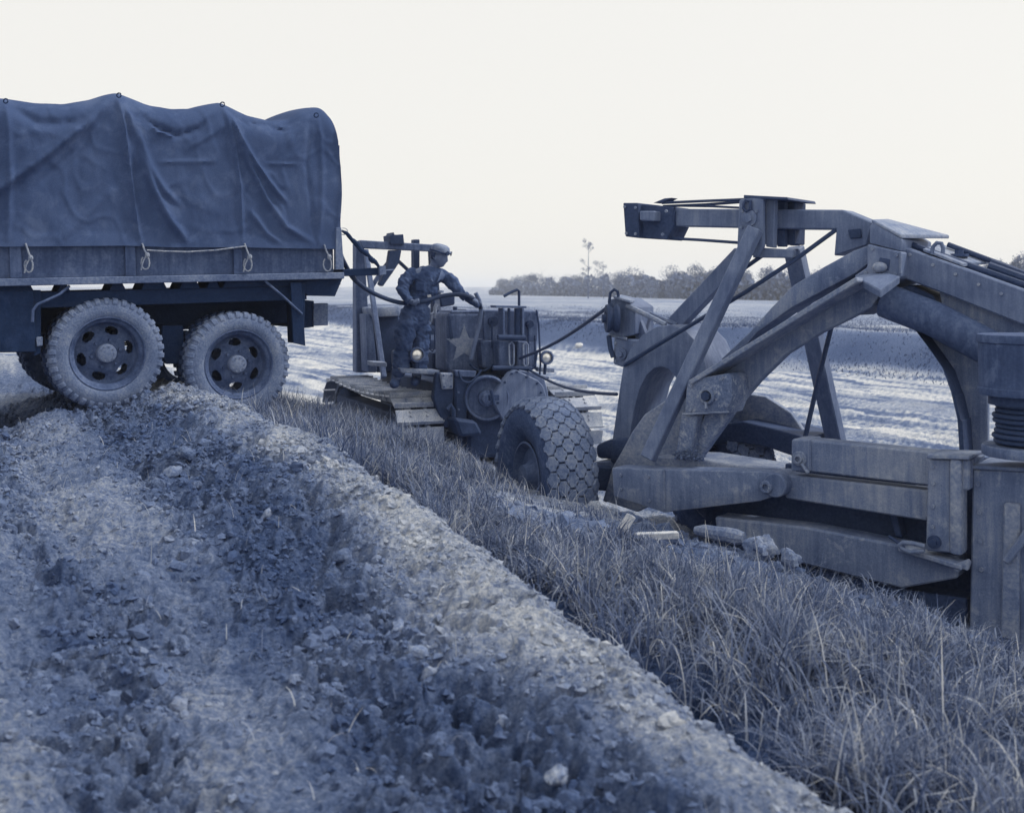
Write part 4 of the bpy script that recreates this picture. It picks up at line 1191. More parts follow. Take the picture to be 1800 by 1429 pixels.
def scraper_lower():
    S('side_arm', [(1075, 822), (1150, 825), (1344, 829), (1368, 836), (1379, 852), (1372, 868), (1336, 881), (1167, 901), (1078, 872)], -.06, .20, m='steel_dirty', bev=.012, segs=2)
    S('side_arm', [(1150, 803), (1222, 806), (1352, 827), (1352, 850), (1150, 840)], .16, .40, m='steel_dust', bev=.008)
    c = SF.un(1361, 853, -.08)
    mb = MB(); mb.lathe(c, SF.y, [(1e-4, 0), (.075, 0), (.082, .008), (.082, .24), (1e-4, .24)], 28); mb.build('hinge_boss', M['steel_dirty'], scraper, angle=40)
    mb = MB(); c2 = SF.un(1347, 856, -.085); mb.lathe(c2 + SF.y * .01, -SF.y, [(.042, 0), (.042, .022), (.036, .028), (.022, .028), (.02, .006), (1e-4, .006)], 22); mb.build('hinge_pin', M['steel_mud'], scraper, angle=40)
    S('upper_beam', [(1422, 773), (1720, 803), (1700, 862), (1630, 853), (1422, 829)], .0, .16, m='steel_dirty', bev=.01)
    S('beam_end', [(1391, 772), (1424, 772), (1424, 830), (1390, 828)], -.02, .20, m='steel_dirty', bev=.01)
    c = SF.un(1406, 806, -.02)
    mb = MB(); mb.lathe(c + SF.y * .01, -SF.y, [(.050, 0), (.050, .02), (.045, .026), (.030, .026), (.027, .05), (.018, .05), (.016, .03), (1e-4, .03)], 26); mb.tube([c + SF.x * .02 - SF.z * .03 - SF.y * .02, c + SF.x * .07 - SF.z * .085 - SF.y * .03], .012, 6); mb.build('beam_pin', M['steel_mud'], scraper, angle=40)
    S('mid_beam', [(1380, 834), (1632, 862), (1630, 916), (1380, 876)], .02, .16, m='steel_dirty', bev=.01)
    S('shade_backing', [(1380, 815), (1720, 840), (1720, 1120), (1400, 1060), (1240, 990), (1240, 870), (1380, 870)], .30, .06, m='steel_dark', bev=.006)  # dark sheet added behind the beams to stand for the shaded gap
    S('lower_beam', [(1256, 908), (1420, 927), (1684, 978), (1684, 1016), (1585, 1034), (1407, 990), (1258, 928)], .0, .20, m='steel_dirty', bev=.012)
    S('skid', [(1407, 992), (1585, 1036), (1700, 1052), (1700, 1120), (1400, 1040)], .10, .2, m='steel_dark', bev=.01)
    S('panel_rib', [(1562, 902), (1576, 905), (1586, 945), (1574, 943)], .16, .10, m='steel_dark', bev=.006)
    # vertical slide and its cap
    S('slide_post', [(1631, 806), (1672, 808), (1672, 972), (1627, 968)], -.10, .12, m='steel_dirty', bev=.01)
    S('slide_post', [(1668, 806), (1690, 808), (1690, 978), (1668, 974)], -.13, .14, m='steel_dust', bev=.02, segs=2)
    S('slide_cap', [(1629, 799), (1704, 802), (1704, 808), (1629, 806)], -.14, .3, m='steel_dust', bev=.004)
    S('slide_plate', [(1690, 808), (1704, 808), (1704, 862), (1690, 862)], -.10, .14, m='steel_dirty', bev=.01)
    spin('slide_pin', 1643, 952, -.10, .04, .03, 'steel_dark')
    # rear corner post
    S('corner_post', [(1709, 824), (1900, 832), (1900, 1200), (1703, 1160)], -.02, .35, m='steel_dirty', bev=.012)
    S('post_flange', [(1764, 884), (1792, 886), (1790, 1130), (1758, 1120)], -.06, .04, m='steel_dust', bev=.01)
    S('post_flange', [(1800, 930), (1808, 948), (1772, 992), (1760, 985)], -.10, .05, m='steel_dirty', bev=.008)
    S('post_cap', [(1707, 818), (1900, 826), (1900, 834), (1707, 824)], -.04, .4, m='steel_dirty', bev=.004)
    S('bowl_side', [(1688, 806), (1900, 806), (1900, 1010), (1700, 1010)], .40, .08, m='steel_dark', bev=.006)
    # shackle bar at the foot of the slide
    mb = MB(); mb.tube(sq([(1625, 968), (1600, 970), (1585, 964), (1581, 958), (1588, 953), (1605, 955), (1626, 960)], -.14), .014, 8); mb.build('shackle', M['steel_dirty'], scraper)
    a, b, c, d = SF.un(1578, 960, -.04), SF.un(1690, 994, -.20), SF.un(1703, 986, -.04), SF.un(1600, 957, .06)
    mb = MB(); mb.prism([a, b, c, d], Vector((0, 0, -.03))); mb.build('foot_bar', M['steel_dust'], scraper, bevel=.006)
    S('foot_clamp', [(1676, 992), (1700, 984), (1704, 990), (1700, 1004), (1692, 1000), (1684, 1006), (1676, 1002)], -.17, .05, m='steel_dust', bev=.005)
    stube('foot_wire', [(1562, 942), (1576, 952), (1590, 962)], -.05, .01)

def scraper_rear():
    # arch behind the arm
    crv = [(1553, 540), (1575, 549), (1598, 566), (1632, 611), (1657, 647), (1672, 690), (1683, 737), (1687, 800)]
    S('arch_web', crv + [(1736, 800), (1736, 640), (1726, 600), (1660, 560), (1600, 530)], .62, .05, m='steel_dirty', bev=.006)
    mb = MB(); pts = sq(crv, .42)
    inn = sq([(1556, 552), (1572, 560), (1590, 577), (1620, 616), (1644, 652), (1658, 694), (1668, 740), (1671, 800)], .42)
    for i in range(len(pts) - 1):
        mb.prism([pts[i], pts[i + 1], pts[i + 1] + SF.y * .42, pts[i] + SF.y * .42], -(pts[i] - SF.un(1750, 760, .42)).normalized() * .03)
    mb.build('arch_flange', M['steel_dark'], scraper)
    mb = MB(); mb.tube([SF.un(1556, 528, .45), SF.un(1640, 560, .45), SF.un(1740, 612, .45)], .115, 18); mb.build('torque_tube', M['truck_paint'], scraper)
    S('beam_gusset', [(1650, 508), (1800, 566), (1860, 590), (1860, 640), (1720, 600), (1660, 560)], .58, .08, m='steel_dirty', bev=.006)
    # cable reel and the cover drum above it
    ctr = SF.un(1812, 640, .0)
    zt = SF.un(1812, 588, .0).z; zb = SF.un(1812, 694, .0).z
    rr = abs(SF.unl(1714, 640, .0).x - SF.unl(1812, 640, .0).x) * .93
    mb = MB(); c = Vector((ctr.x, ctr.y, zb))
    mb.lathe(c, (0, 0, 1), [(1e-4, .01), (rr * .9, .01), (rr * .985, 0), (rr, .012), (rr, .04), (rr * .985, .045), (rr * .985, zt - zb - .05), (rr * 1.02, zt - zb - .045), (rr * 1.02, zt - zb - .01), (rr, zt - zb), (1e-4, zt - zb)], 56)
    mb.build('reel_cover', M['truck_paint'], scraper, angle=35)
    z2 = SF.un(1812, 780, .0).z; z1 = SF.un(1812, 708, .0).z
    mb = MB(); rc = rr * .70
    c = Vector((ctr.x, ctr.y, z2))
    prof = [(1e-4, 0)]
    nr = 8
    for i in range(nr):
        for a in np.linspace(-math.pi / 2, math.pi / 2, 6):
            zz = (i + .5 + .5 * math.sin(a)) / nr * (z1 - z2)
            prof.append((rc - .018 + .018 * math.cos(a) + .01 * math.sin(i * 1.7), zz))
    prof.append((1e-4, z1 - z2))
    mb.lathe(c, (0, 0, 1), prof, 40); mb.build('cable_coil', M['cable'], scraper, angle=25)
    mb = MB(); mb.lathe(Vector((ctr.x, ctr.y, SF.un(1812, 801, 0).z)), (0, 0, 1), [(1e-4, 0), (rr * .9, 0), (rr * .92, .01), (rr * .92, .05), (rr * .9, .06), (1e-4, .06)], 48); mb.build('reel_plate', M['steel_dirty'], scraper, angle=35)
    mb = MB(); mb.tube([Vector((ctr.x, ctr.y, z1 - .01)), Vector((ctr.x, ctr.y, zb + .02))], rr * .8, 24); mb.build('reel_hub', M['steel_dark'], scraper)

def tyre_prof2(r, w):
    h = w / 2
    return [(r * .44, h * .58), (r * .50, h * .80), (r * .66, h * .97), (r * .78, h * 1.0), (r * .86, h * .96), (r * .915, h * .84), (r * .955, h * .62), (r * .984, h * .3), (r * .992, 0),
            (r * .984, -h * .3), (r * .955, -h * .62), (r * .915, -h * .84), (r * .86, -h * .96), (r * .78, -h * 1.0), (r * .66, -h * .97), (r * .50, -h * .80), (r * .44, -h * .58)]
def scraper_wheels():
    Rt, Wt = .60, .41
    ax = Vector((.93, .37, 0)).normalized()
    fwd = Vector((-ax.y, ax.x, 0))
    p0 = P(957, 831, 8.95); 
    c_near = Vector((p0.x, p0.y, FLOOR + Rt - .03))
    c_far = c_near + ax * 1.62 - Vector((0, 0, .17))
    # shoulder block: interlocking hexagonal cross
    def block():
        mb = MB(); L, W, T = .056, .048, .030
        out = [(-L, -.022), (-L, .022), (-.022, .034), (-.018, W), (.018, W), (.022, .034), (L, .022), (L, -.022), (.022, -.034), (.018, -W), (-.018, -W), (-.022, -.034)]
        mb.prism([Vector((a, b, -.012)) for a, b in out], Vector((0, 0, T)))
        return mb.mesh('tread_block', None, bevel=.004)
    bm_ = block(); bm_.materials.append(M['earth_tyre'])
    NR = 30
    rows = [(-.166, -.85), (-.102, -.40), (-.034, -.10), (.034, .10), (.102, .40), (.166, .85)]
    for wi, c in enumerate((c_near, c_far)):
        mb = MB(); mb.lathe(c, ax, tyre_prof2(Rt, Wt), 72); w = mb.build('tyre', M['tyre_shaded'], scraper, angle=60)  # shade on the sidewall is part of this colour
        joined = MB()
        for ri, (off, tilt) in enumerate(rows):
            rad_r = Rt * (.985 - .060 * (abs(off) / .166) ** 2.2) + .010
            for j in range(NR):
                an = 2 * math.pi * (j + .5 * (ri % 2)) / NR
                rad = Vector((0, 0, 1)) * math.cos(an) + fwd * math.sin(an)
                tan = fwd * math.cos(an) - Vector((0, 0, 1)) * math.sin(an)
                z = (rad * math.cos(tilt * .8) + ax * math.sin(tilt * .8)).normalized()
                y = (ax - z * ax.dot(z)).normalized(); x = y.cross(z)
                if wi == 0: place('tread_block', bm_, w, basis(c + ax * off + rad * rad_r, x, y, z))
                else:
                    mm = basis(c + ax * off + rad * rad_r, x, y, z)
                    joined.add([mm @ v.co for v in bm_.vertices], [tuple(p.vertices) for p in bm_.polygons])
        if wi == 1:
            o = joined.build('tread_blocks', M['earth_tyre'], w); o['kind'] = 'stuff'
        mb = MB()
        for sg in (-1, 1):
            mb.lathe(c + ax * sg * Wt * .31, ax * sg, [(Rt * .46, .03), (Rt * .43, .035), (Rt * .40, .0), (Rt * .37, -.03), (Rt * .22, -.02), (.10, .02), (.09, .06), (1e-4, .065)], 36)
        mb.build('wheel_rim', M['truck_paint'], w, angle=40)
    mb = MB(); mb.bar(c_near + ax * .2, c_far - ax * .2, .18, .2); mb.build('axle_beam', M['steel_dark'], scraper, bevel=.02)

def scraper_cables():
    cb = lambda pts, r=.012: MB().tube(pts, r, 6).build('steel_rope', M['cable'], scraper)
    u = SF.un
    cb([u(1164, 357, .74), u(1230, 354, .72), u(1308, 351, .66)], .012)
    cb([u(1166, 363, .76), u(1240, 360, .74), u(1308, 355, .70)], .012)
    cb([u(1184, 362, .9), u(1250, 363, .86), u(1310, 366, .80)], .010)
    cb([u(1174, 419, .78), u(1230, 422, .74), u(1300, 427, .66)], .013)
    cb([u(1098, 642, .62), u(1160, 604, .5), u(1310, 514, .5), u(1400, 455, .62), u(1470, 404, .76)], .016)
    cb([u(1282, 498, .62), u(1308, 472, .6), u(1345, 446, .6)], .016)
    cb([u(1465, 560, .9), u(1440, 660, .9), u(1415, 770, .9)], .018)
def scraper_fittings():
    def bolts(pts, yv, r=.013, m='steel_dirty'):
        for a, b in pts:
            mb = MB(); c = SF.un(a + random.uniform(-.6, .6), b + random.uniform(-.6, .6), yv)
            mb.disc(c + SF.y * .004, -SF.y, r, .016, 6); mb.build('bolt', M[m], scraper)
    bolts([(1216, 677), (1270, 664), (1278, 712), (1214, 720)], .10)
    bolts([(1092, 835), (1092, 860), (1140, 838), (1142, 880)], -.06, .012)
    bolts([(1305, 372), (1304, 400), (1303, 428), (1330, 372), (1332, 425)], .52, .012)
    bolts([(1640, 820), (1641, 850), (1640, 890), (1640, 925)], -.10, .012)
    bolts([(1534, 438), (1576, 449), (1574, 482), (1522, 480)], .36, .012)
    bolts([(1720, 850), (1722, 900), (1724, 950), (1726, 1000)], -.02, .014)
    bolts([(1600, 448), (1640, 466), (1680, 482), (1720, 500), (1760, 516)], .50, .011)
    bolts([(1099, 364), (1117, 365), (1102, 411), (1118, 412), (1172, 372), (1165, 412)], .66, .012)
    bolts([(1082, 604), (1116, 606), (1083, 634), (1115, 636)], .66, .012)
    # weld beads along the joints
    def weld(pts, yv, r=.008):
        f = []
        for i in range(len(pts) - 1):
            p, q = SF.un(*pts[i], yv), SF.un(*pts[i + 1], yv); n = max(2, int((q - p).length / .02))
            f += [p.lerp(q, k / n) + Vector([random.uniform(-.002, .002) for _ in range(3)]) for k in range(n)]
        mb = MB(); mb.tube(f, [r * random.uniform(.75, 1.25) for _ in f], 6); mb.build('weld_bead', M['steel_dirty'], scraper)
    weld([(1224, 672), (1300, 624), (1400, 562), (1500, 498)], .255)
    weld([(1424, 774), (1424, 828)], -.002)
    weld([(1167, 826), (1168, 900)], -.062)
    weld([(1632, 862), (1630, 915)], .015)
    weld([(1583, 443), (1583, 486)], .355)
    weld([(1200, 728), (1286, 724)], .095)
scraper_fittings()
scraper_upper(); scraper_arm(); scraper_yoke(); scraper_lower(); scraper_rear(); scraper_wheels(); scraper_cables()
# rear of the bowl beyond the picture, so that the machine does not end in mid-air
def scraper_back():
    x0 = SF.unl(1900, 800, .4).x
    for y in (.3, 1.62):
        mb = MB(); mb.prism([SF.w(x0 + .02, y, .12), SF.w(x0 + 2.1, y, .12), SF.w(x0 + 2.5, y, .45), SF.w(x0 + 2.5, y, 1.25), SF.w(x0 + .3, y, 1.25), SF.w(x0 + .02, y, .95)], SF.y * .06); mb.build('bowl_side', M['steel_paint'], scraper, bevel=.01)
        for k in range(5):
            mb = MB(); mb.lbox(SF, x0 + .25 + k * .45, x0 + .32 + k * .45, y - .05 if y < 1 else y + .06, y if y < 1 else y + .11, .14, 1.2); mb.build('bowl_rib', M['steel_dirty'], scraper, bevel=.006)
        mb = MB(); mb.lathe(SF.w(x0 + 3.0, y + .03, .62), SF.y, tyre_prof2(.62, .42), 40); w = mb.build('tyre', M['tyre_shaded'], scraper, angle=50)
        mb = MB(); mb.lathe(SF.w(x0 + 3.0, y + .03, .62), -SF.y, [(.28, .12), (.25, .06), (.1, .07), (.08, .12), (1e-4, .13)], 28); mb.build('wheel_rim', M['steel_dark'], w)
    mb = MB(); mb.lbox(SF, x0 + .02, x0 + 2.1, .362, 1.618, .12, .17); mb.build('bowl_floor', M['steel_dark'], scraper)
    mb = MB(); mb.lbox(SF, x0 + 2.44, x0 + 2.5, .362, 1.618, .45, 1.2); mb.build('bowl_tailgate', M['steel_paint'], scraper, bevel=.01)
    mb = MB(); mb.bar(SF.w(x0 + 3.0, .55, .62), SF.w(x0 + 3.0, 1.42, .62), .14, .14); mb.build('axle_beam', M['steel_dark'], scraper, bevel=.01)
    mb = MB(); mb.bar(SF.w(x0 + 2.4, .99, .6), SF.w(x0 + 3.05, .99, .62), .2, .2); mb.build('rear_frame', M['steel_paint'], scraper, bevel=.01)
scraper_back()
# ------------------------------------------------------------------ cables and hose between the machines
def free_tube(name, pts, r, m, label, cat, n=8):
    mb = MB(); mb.tube(pts, r, n)
    o = mb.build(name, M[m], None)
    return tag(o, label, cat)
a, b = KF.un(914, 630, -.06), SF.un(1074, 536, .58)
free_tube('tow_cable', [a.lerp(b, t) - Vector((0, 0, .05 * math.sin(math.pi * t))) for t in np.linspace(0, 1, 9)], .016, 'cable', 'dark steel cable rising from the tractor winch to the scraper mast', 'cable')
a, b = KF.un(930, 650, -.06), SF.un(1084, 693, .60)
free_tube('tow_cable', [a.lerp(b, t) - Vector((0, 0, .07 * math.sin(math.pi * t))) for t in np.linspace(0, 1, 9)], .014, 'cable', 'lower slack cable dropping from the winch to the scraper yoke', 'cable')

def smooth(pts, n=8):
    pts = [Vector(p) for p in pts]; out = []
    for i in range(len(pts) - 1):
        p0 = pts[max(i - 1, 0)]; p1 = pts[i]; p2 = pts[i + 1]; p3 = pts[min(i + 2, len(pts) - 1)]
        for k in range(n):
            t = k / n
            out.append(0.5 * ((2 * p1) + (p2 - p0) * t + (2 * p0 - 5 * p1 + 4 * p2 - p3) * t * t + (3 * p1 - p0 - 3 * p2 + p3) * t ** 3))
    out.append(pts[-1]); return out

DP = 12.25   # distance of the driver
hp = [P(596, 440, 11.0), P(605, 462, 11.0), P(622, 490, 11.3), P(650, 512, 11.7), P(684, 527, 12.0), P(712, 533, DP - .16), P(745, 530, DP - .18), P(775, 521, DP - .12), P(803, 518, DP - .1), P(828, 523, DP - .12), P(843, 536, DP + .1), P(846, 552, DP + .35)]
free_tube('fuel_hose', smooth(hp), .024, 'hose', 'black fuel hose running from the truck tail through the driver\'s hands', 'hose', 10)

# ------------------------------------------------------------------ the driver
def skin_mesh(joints, edges, root, sub=2):
    me = bpy.data.meshes.new('limbs')
    bm = bmesh.new()
    ly = bm.verts.layers.skin.verify()
    names = list(joints)
    vs = {}
    for k in names:
        p, r = joints[k]
        v = bm.verts.new(p); rr = r if isinstance(r, tuple) else (r, r)
        v[ly].radius = rr; v[ly].use_root = (k == root); vs[k] = v
    for a, b in edges: bm.edges.new((vs[a], vs[b]))
    bm.to_mesh(me); bm.free()
    o = bpy.data.objects.new('limbs', me); COL.objects.link(o)
    o.modifiers.new('skin', 'SKIN').use_smooth_shade = True
    s = o.modifiers.new('sub', 'SUBSURF'); s.levels = s.render_levels = sub
    dg = bpy.context.evaluated_depsgraph_get()
    dg.update()
    m2 = bpy.data.meshes.new_from_object(o.evaluated_get(dg))
    bpy.data.objects.remove(o)
    out = ([v.co.copy() for v in m2.vertices], [tuple(p.vertices) for p in m2.polygons])
    return out
def remesh(mb, voxel, wr=0.0, seed=0, sm=4):
    me = mb.mesh('raw', None, smooth=False)
    o = bpy.data.objects.new('raw', me); COL.objects.link(o)
    m = o.modifiers.new('r', 'REMESH'); m.mode = 'VOXEL'; m.voxel_size = voxel; m.use_smooth_shade = True
    if sm:
        q = o.modifiers.new('s', 'SMOOTH'); q.factor = .5; q.iterations = sm
    dg = bpy.context.evaluated_depsgraph_get(); dg.update()
    m2 = bpy.data.meshes.new_from_object(o.evaluated_get(dg))
    bpy.data.objects.remove(o)
    n = len(m2.vertices)
    co = np.zeros(n * 3, np.float32); m2.vertices.foreach_get('co', co); co = co.reshape(-1, 3)
    no = np.zeros(n * 3, np.float32); m2.vertices.foreach_get('normal', no); no = no.reshape(-1, 3)
    if wr:
        x, y, z = co[:, 0], co[:, 1], co[:, 2]
        d = (fbm(x * 9 + z * 5, z * 13 - x * 6, 3, seed) - .5) * wr * 1.6 + (np.abs(fbm(x * 16 + y * 9, z * 22 + x * 14, 2, seed + 5) - .5) - .12) * wr * 1.2
        co = co + no * d[:, None]
        m2.vertices.foreach_set('co', co.ravel().astype(np.float32))
    m2.shade_smooth()
    m2.update()
    return m2

def driver():
    g = P(700, 681, DP)
    fr = Frame(g, (1, 0, 0), (0, 1, 0), (0, 0, 1))
    who = thing('person', 'driver in coveralls and cap standing on the track and steering the hose into the tank', 'person', fr)
    J = lambda x, y, o=0.0: P(x, y, DP + o)
    # clothing: torso, legs and sleeves
    jt = {
        'pelvis': (J(727, 560, 0), (.150, .115)), 'waist': (J(732, 534, -.0), (.145, .11)), 'chest': (J(746, 500, .0), (.175, .125)), 'upper': (J(753, 482, .0), (.145, .09)), 'neckb': (J(759, 470, 0), .062),
        'rsh': (J(719, 482, -.10), .086), 'rel': (J(704, 511, -.16), .070), 'rwr': (J(720, 529, -.2), .043),
        'lsh': (J(784, 484, .10), .082), 'lel': (J(801, 507, .02), .066), 'lwr': (J(820, 523, -.03), .045),
        'rhip': (J(714, 568, -.07), .112), 'rkn': (J(709, 614, -.08), .105), 'ran': (J(700, 667, -.05), .090),
        'lhip': (J(741, 567, .08), .112), 'lkn': (J(739, 612, .07), .104), 'lan': (J(735, 662, .09), .085)}
    ed = [('pelvis', 'waist'), ('waist', 'chest'), ('chest', 'upper'), ('upper', 'neckb'), ('upper', 'rsh'), ('rsh', 'rel'), ('rel', 'rwr'), ('upper', 'lsh'), ('lsh', 'lel'), ('lel', 'lwr'),
          ('pelvis', 'rhip'), ('rhip', 'rkn'), ('rkn', 'ran'), ('pelvis', 'lhip'), ('lhip', 'lkn'), ('lkn', 'lan')]
    mb = MB(); mb.add(*skin_mesh(jt, ed, 'pelvis'))
    # seat and loose cloth
    mb.ball(J(730, 556, .02), .17, .14, .13, 16, 10)
    mb.ball(J(742, 512, .0), .165, .12, .17, 16, 10)
    cm = remesh(mb, .010, wr=.030, seed=301, sm=2)
    # body: head, neck, hands, shins as one surface
    hc = J(771, 452, -.01)
    jb = {'pelvis': (J(728, 560, 0), (.10, .08)), 'chest': (J(746, 500, 0), (.115, .085)), 'upper': (J(754, 480, 0), (.10, .07)), 'neck': (J(762, 470, 0), .054), 'head': (J(769, 455, 0), .062),
          'rsh': (J(720, 482, -.10), .05), 'rel': (J(704, 511, -.16), .042), 'rwr': (J(720, 529, -.2), .030), 'rha': (J(730, 533, -.215), (.042, .022)),
          'lsh': (J(784, 484, .10), .05), 'lel': (J(801, 507, .02), .042), 'lwr': (J(820, 523, -.03), .030), 'lha': (J(834, 531, -.06), (.044, .024)),
          'rhip': (J(714, 568, -.08), .08), 'rkn': (J(707, 616, -.10), .06), 'ran': (J(696, 670, -.06), .045),
          'lhip': (J(742, 567, .09), .08), 'lkn': (J(738, 615, .08), .06), 'lan': (J(732, 666, .10), .045)}
    eb = [('pelvis', 'chest'), ('chest', 'upper'), ('upper', 'neck'), ('neck', 'head'), ('upper', 'rsh'), ('rsh', 'rel'), ('rel', 'rwr'), ('rwr', 'rha'), ('upper', 'lsh'), ('lsh', 'lel'), ('lel', 'lwr'), ('lwr', 'lha'),
          ('pelvis', 'rhip'), ('rhip', 'rkn'), ('rkn', 'ran'), ('pelvis', 'lhip'), ('lhip', 'lkn'), ('lkn', 'lan')]
    mb = MB(); mb.add(*skin_mesh(jb, eb, 'pelvis'))
    # skull and face, looking right and a little down
    fx = Vector((.90, -.34, -.26)).normalized(); up = (Vector((0, 0, 1)) - fx * fx.z).normalized(); sd = up.cross(fx)
    n, m = 28, 20; vs = []; fs = []
    for i in range(m + 1):
        t = math.pi * i / m
        for k in range(n):
            a_ = 2 * math.pi * k / n
            x, y, z = math.sin(t) * math.cos(a_), math.sin(t) * math.sin(a_), math.cos(t)
            rx, ry, rz = .098, .076, .118
            q = Vector((x * rx, y * ry, z * rz))
            if z < 0: q.y *= 1 - .30 * (-z) ** 1.2; q.x *= 1 - .10 * (-z); q.x += .018 * (-z) * max(x, 0)
            if x > .35:
                e = abs(y)
                q.x += .030 * math.exp(-((z + .10) / .16) ** 2 - (y / .16) ** 2)          # nose
                q.x += .010 * math.exp(-((z - .20) / .10) ** 2 - (y / .5) ** 2)            # brow
                q.x -= .012 * math.exp(-((z - .06) / .09) ** 2 - ((e - .38) / .16) ** 2)   # eye sockets
                q.x += .008 * math.exp(-((z + .42) / .06) ** 2 - (y / .28) ** 2)           # lips
                q.x -= .006 * math.exp(-((z + .50) / .03) ** 2 - (y / .25) ** 2)
                q.x += .012 * math.exp(-((z + .72) / .14) ** 2 - (y / .3) ** 2)            # chin
            vs.append(hc + fx * q.x + sd * q.y + up * q.z)
    for i in range(m):
        for k in range(n):
            l = (k + 1) % n; fs.append((i * n + k, (i + 1) * n + k, (i + 1) * n + l, i * n + l))
    mb.add(vs, fs)
    for s in (-1, 1):
        e = hc + sd * s * .074 - fx * .012 - up * .01
        mb.ball(e, .020, .016, .030, 10, 8)
    # fingers closed round the hose
    for w, h, dirx in (('rwr', 'rha', Vector((.9, -.1, .25))), ('lwr', 'lha', Vector((.85, -.2, -.5)))):
        c = jb[h][0]; d = dirx.normalized(); s_ = d.cross(Vector((0, 1, 0))).normalized()
        for f in range(4):
            b0 = c + d * (-.02 + .020 * f) + Vector((0, -.016, .022))
            mb.tube([b0, b0 + Vector((0, -.03, .014)), b0 + Vector((.004, -.048, -.012)), b0 + Vector((.004, -.034, -.036))], [.0095, .009, .0085, .007], 7)
        b0 = c - d * .03
        mb.tube([b0, b0 + Vector((.02, -.03, -.012)), b0 + Vector((.045, -.046, -.014))], [.011, .010, .008], 7)
    bmh = remesh(mb, .0075, sm=2)
    def link(me, name, m):
        me.transform(MINV[who.name]); me.materials.append(M[m])
        o = bpy.data.objects.new(name, me); COL.objects.link(o); o.parent = who; MINV[o.name] = MINV[who.name]; return o
    link(bmh, 'body', 'skin'); link(cm, 'coverall', 'coverall')
    # collar lapels
    mb = MB()
    A, B_, C_ = J(752, 476, -.10), J(762, 496, -.125), J(744, 486, -.12)
    mb.prism([A, B_, C_], Vector((0, -.012, 0))); mb.prism([J(776, 474, -.07), J(768, 497, -.12), J(783, 484, -.06)], Vector((0, -.012, 0)))
    mb.build('collar', M['lapel_lit'], who, bevel=.003)
    # cuffs, chest pocket, belt
    for a_, b_, r_ in ((J(716, 526, -.19), J(721, 530, -.2), .052), (J(815, 519, -.03), J(820, 523, -.03), .054)):
        mb = MB(); mb.tube([a_, b_], r_, 14); mb.build('cuff', M['coverall'], who, bevel=.004)
    mb = MB(); mb.prism([J(731, 497, -.155), J(746, 499, -.165), J(745, 512, -.16), J(731, 510, -.15)], Vector((0, -.012, 0))); mb.build('chest_pocket', M['coverall'], who, bevel=.003)
    # goggles pushed up on the cap
    mb = MB()
    ring = [hc + up * (.062 + .004 * math.sin(3 * t)) + (fx * math.cos(t) * .112 + sd * math.sin(t) * .108) for t in np.linspace(0, 2 * math.pi, 25)[:-1]]
    mb.tube(ring, .009, 6, closed=True)
    for s in (-.42, .42):
        c_ = hc + up * .066 + (fx * math.cos(s) + sd * math.sin(s)) * .116
        mb.disc(c_, (fx * math.cos(s) + sd * math.sin(s)), .024, .014, 14, .003)
    mb.build('goggles', M['glove'], who)
    # cap with upturned brim
    top = hc + up * .03
    mb = MB()
    mb.lathe(top + up * .012, up, [(.098, 0), (.102, .02), (.103, .05), (.092, .078), (.06, .095), (.02, .10), (1e-4, .10)], 28, ref=fx)
    cap = mb.build('cap', M['cap_cloth'], who, angle=60)
    mb = MB()
    for a_ in np.linspace(-.9, .9, 12)[:-1]:
        b_ = a_ + 1.8 / 11
        p = [top + up * .02 + (fx * math.cos(t) + sd * math.sin(t)) * .1 for t in (a_, b_)]
        q = [top + up * .055 + (fx * math.cos(t) + sd * math.sin(t)) * .118 for t in (b_, a_)]
        mb.add([p[0], p[1], q[0], q[1]], [(0, 1, 2, 3)])
    br = mb.build('cap_brim', M['cap_cloth'], cap); md = br.modifiers.new('t', 'SOLIDIFY'); md.thickness = .008
    # hair below the cap
    mb = MB(); mb.lathe(hc + up * .0, up, [(.082, -.035), (.092, -.0), (.097, .045)], 18, ref=-fx, a0=-1.5, a1=1.5); hr = mb.build('hair', M['glove'], who); md = hr.modifiers.new('t', 'SOLIDIFY'); md.thickness = .008
    # glove on the far hand, belt and boots
    mb = MB(); mb.add(*skin_mesh({'a': (J(818, 521, -.03), .058), 'b': (J(834, 531, -.06), (.07, .045)), 'c': (J(843, 541, -.03), (.045, .032))}, [('a', 'b'), ('b', 'c')], 'a'))
    link(remesh(mb, .011, wr=.01, seed=333), 'glove', 'glove')
    for px, py, o_ in ((694, 674, -.06), (730, 670, .10)):
        c = J(px, py, o_)
        mb = MB(); mb.ball(c + Vector((0.0, -.03, -.0)), .055, .13, .052, 14, 10); mb.ball(c + Vector((.01, .03, .05)), .055, .062, .075, 12, 8)
        me = remesh(mb, .011, sm=3); link(me, 'boot', 'coverall')
    mb = MB(); mb.px(Frame(g, (1, 0, 0), (0, 1, 0), (0, 0, 1)), [(751, 519), (757, 518), (758, 522), (752, 523)], -.17, .02); mb.build('belt_buckle', M['bright_metal'], who)
driver()

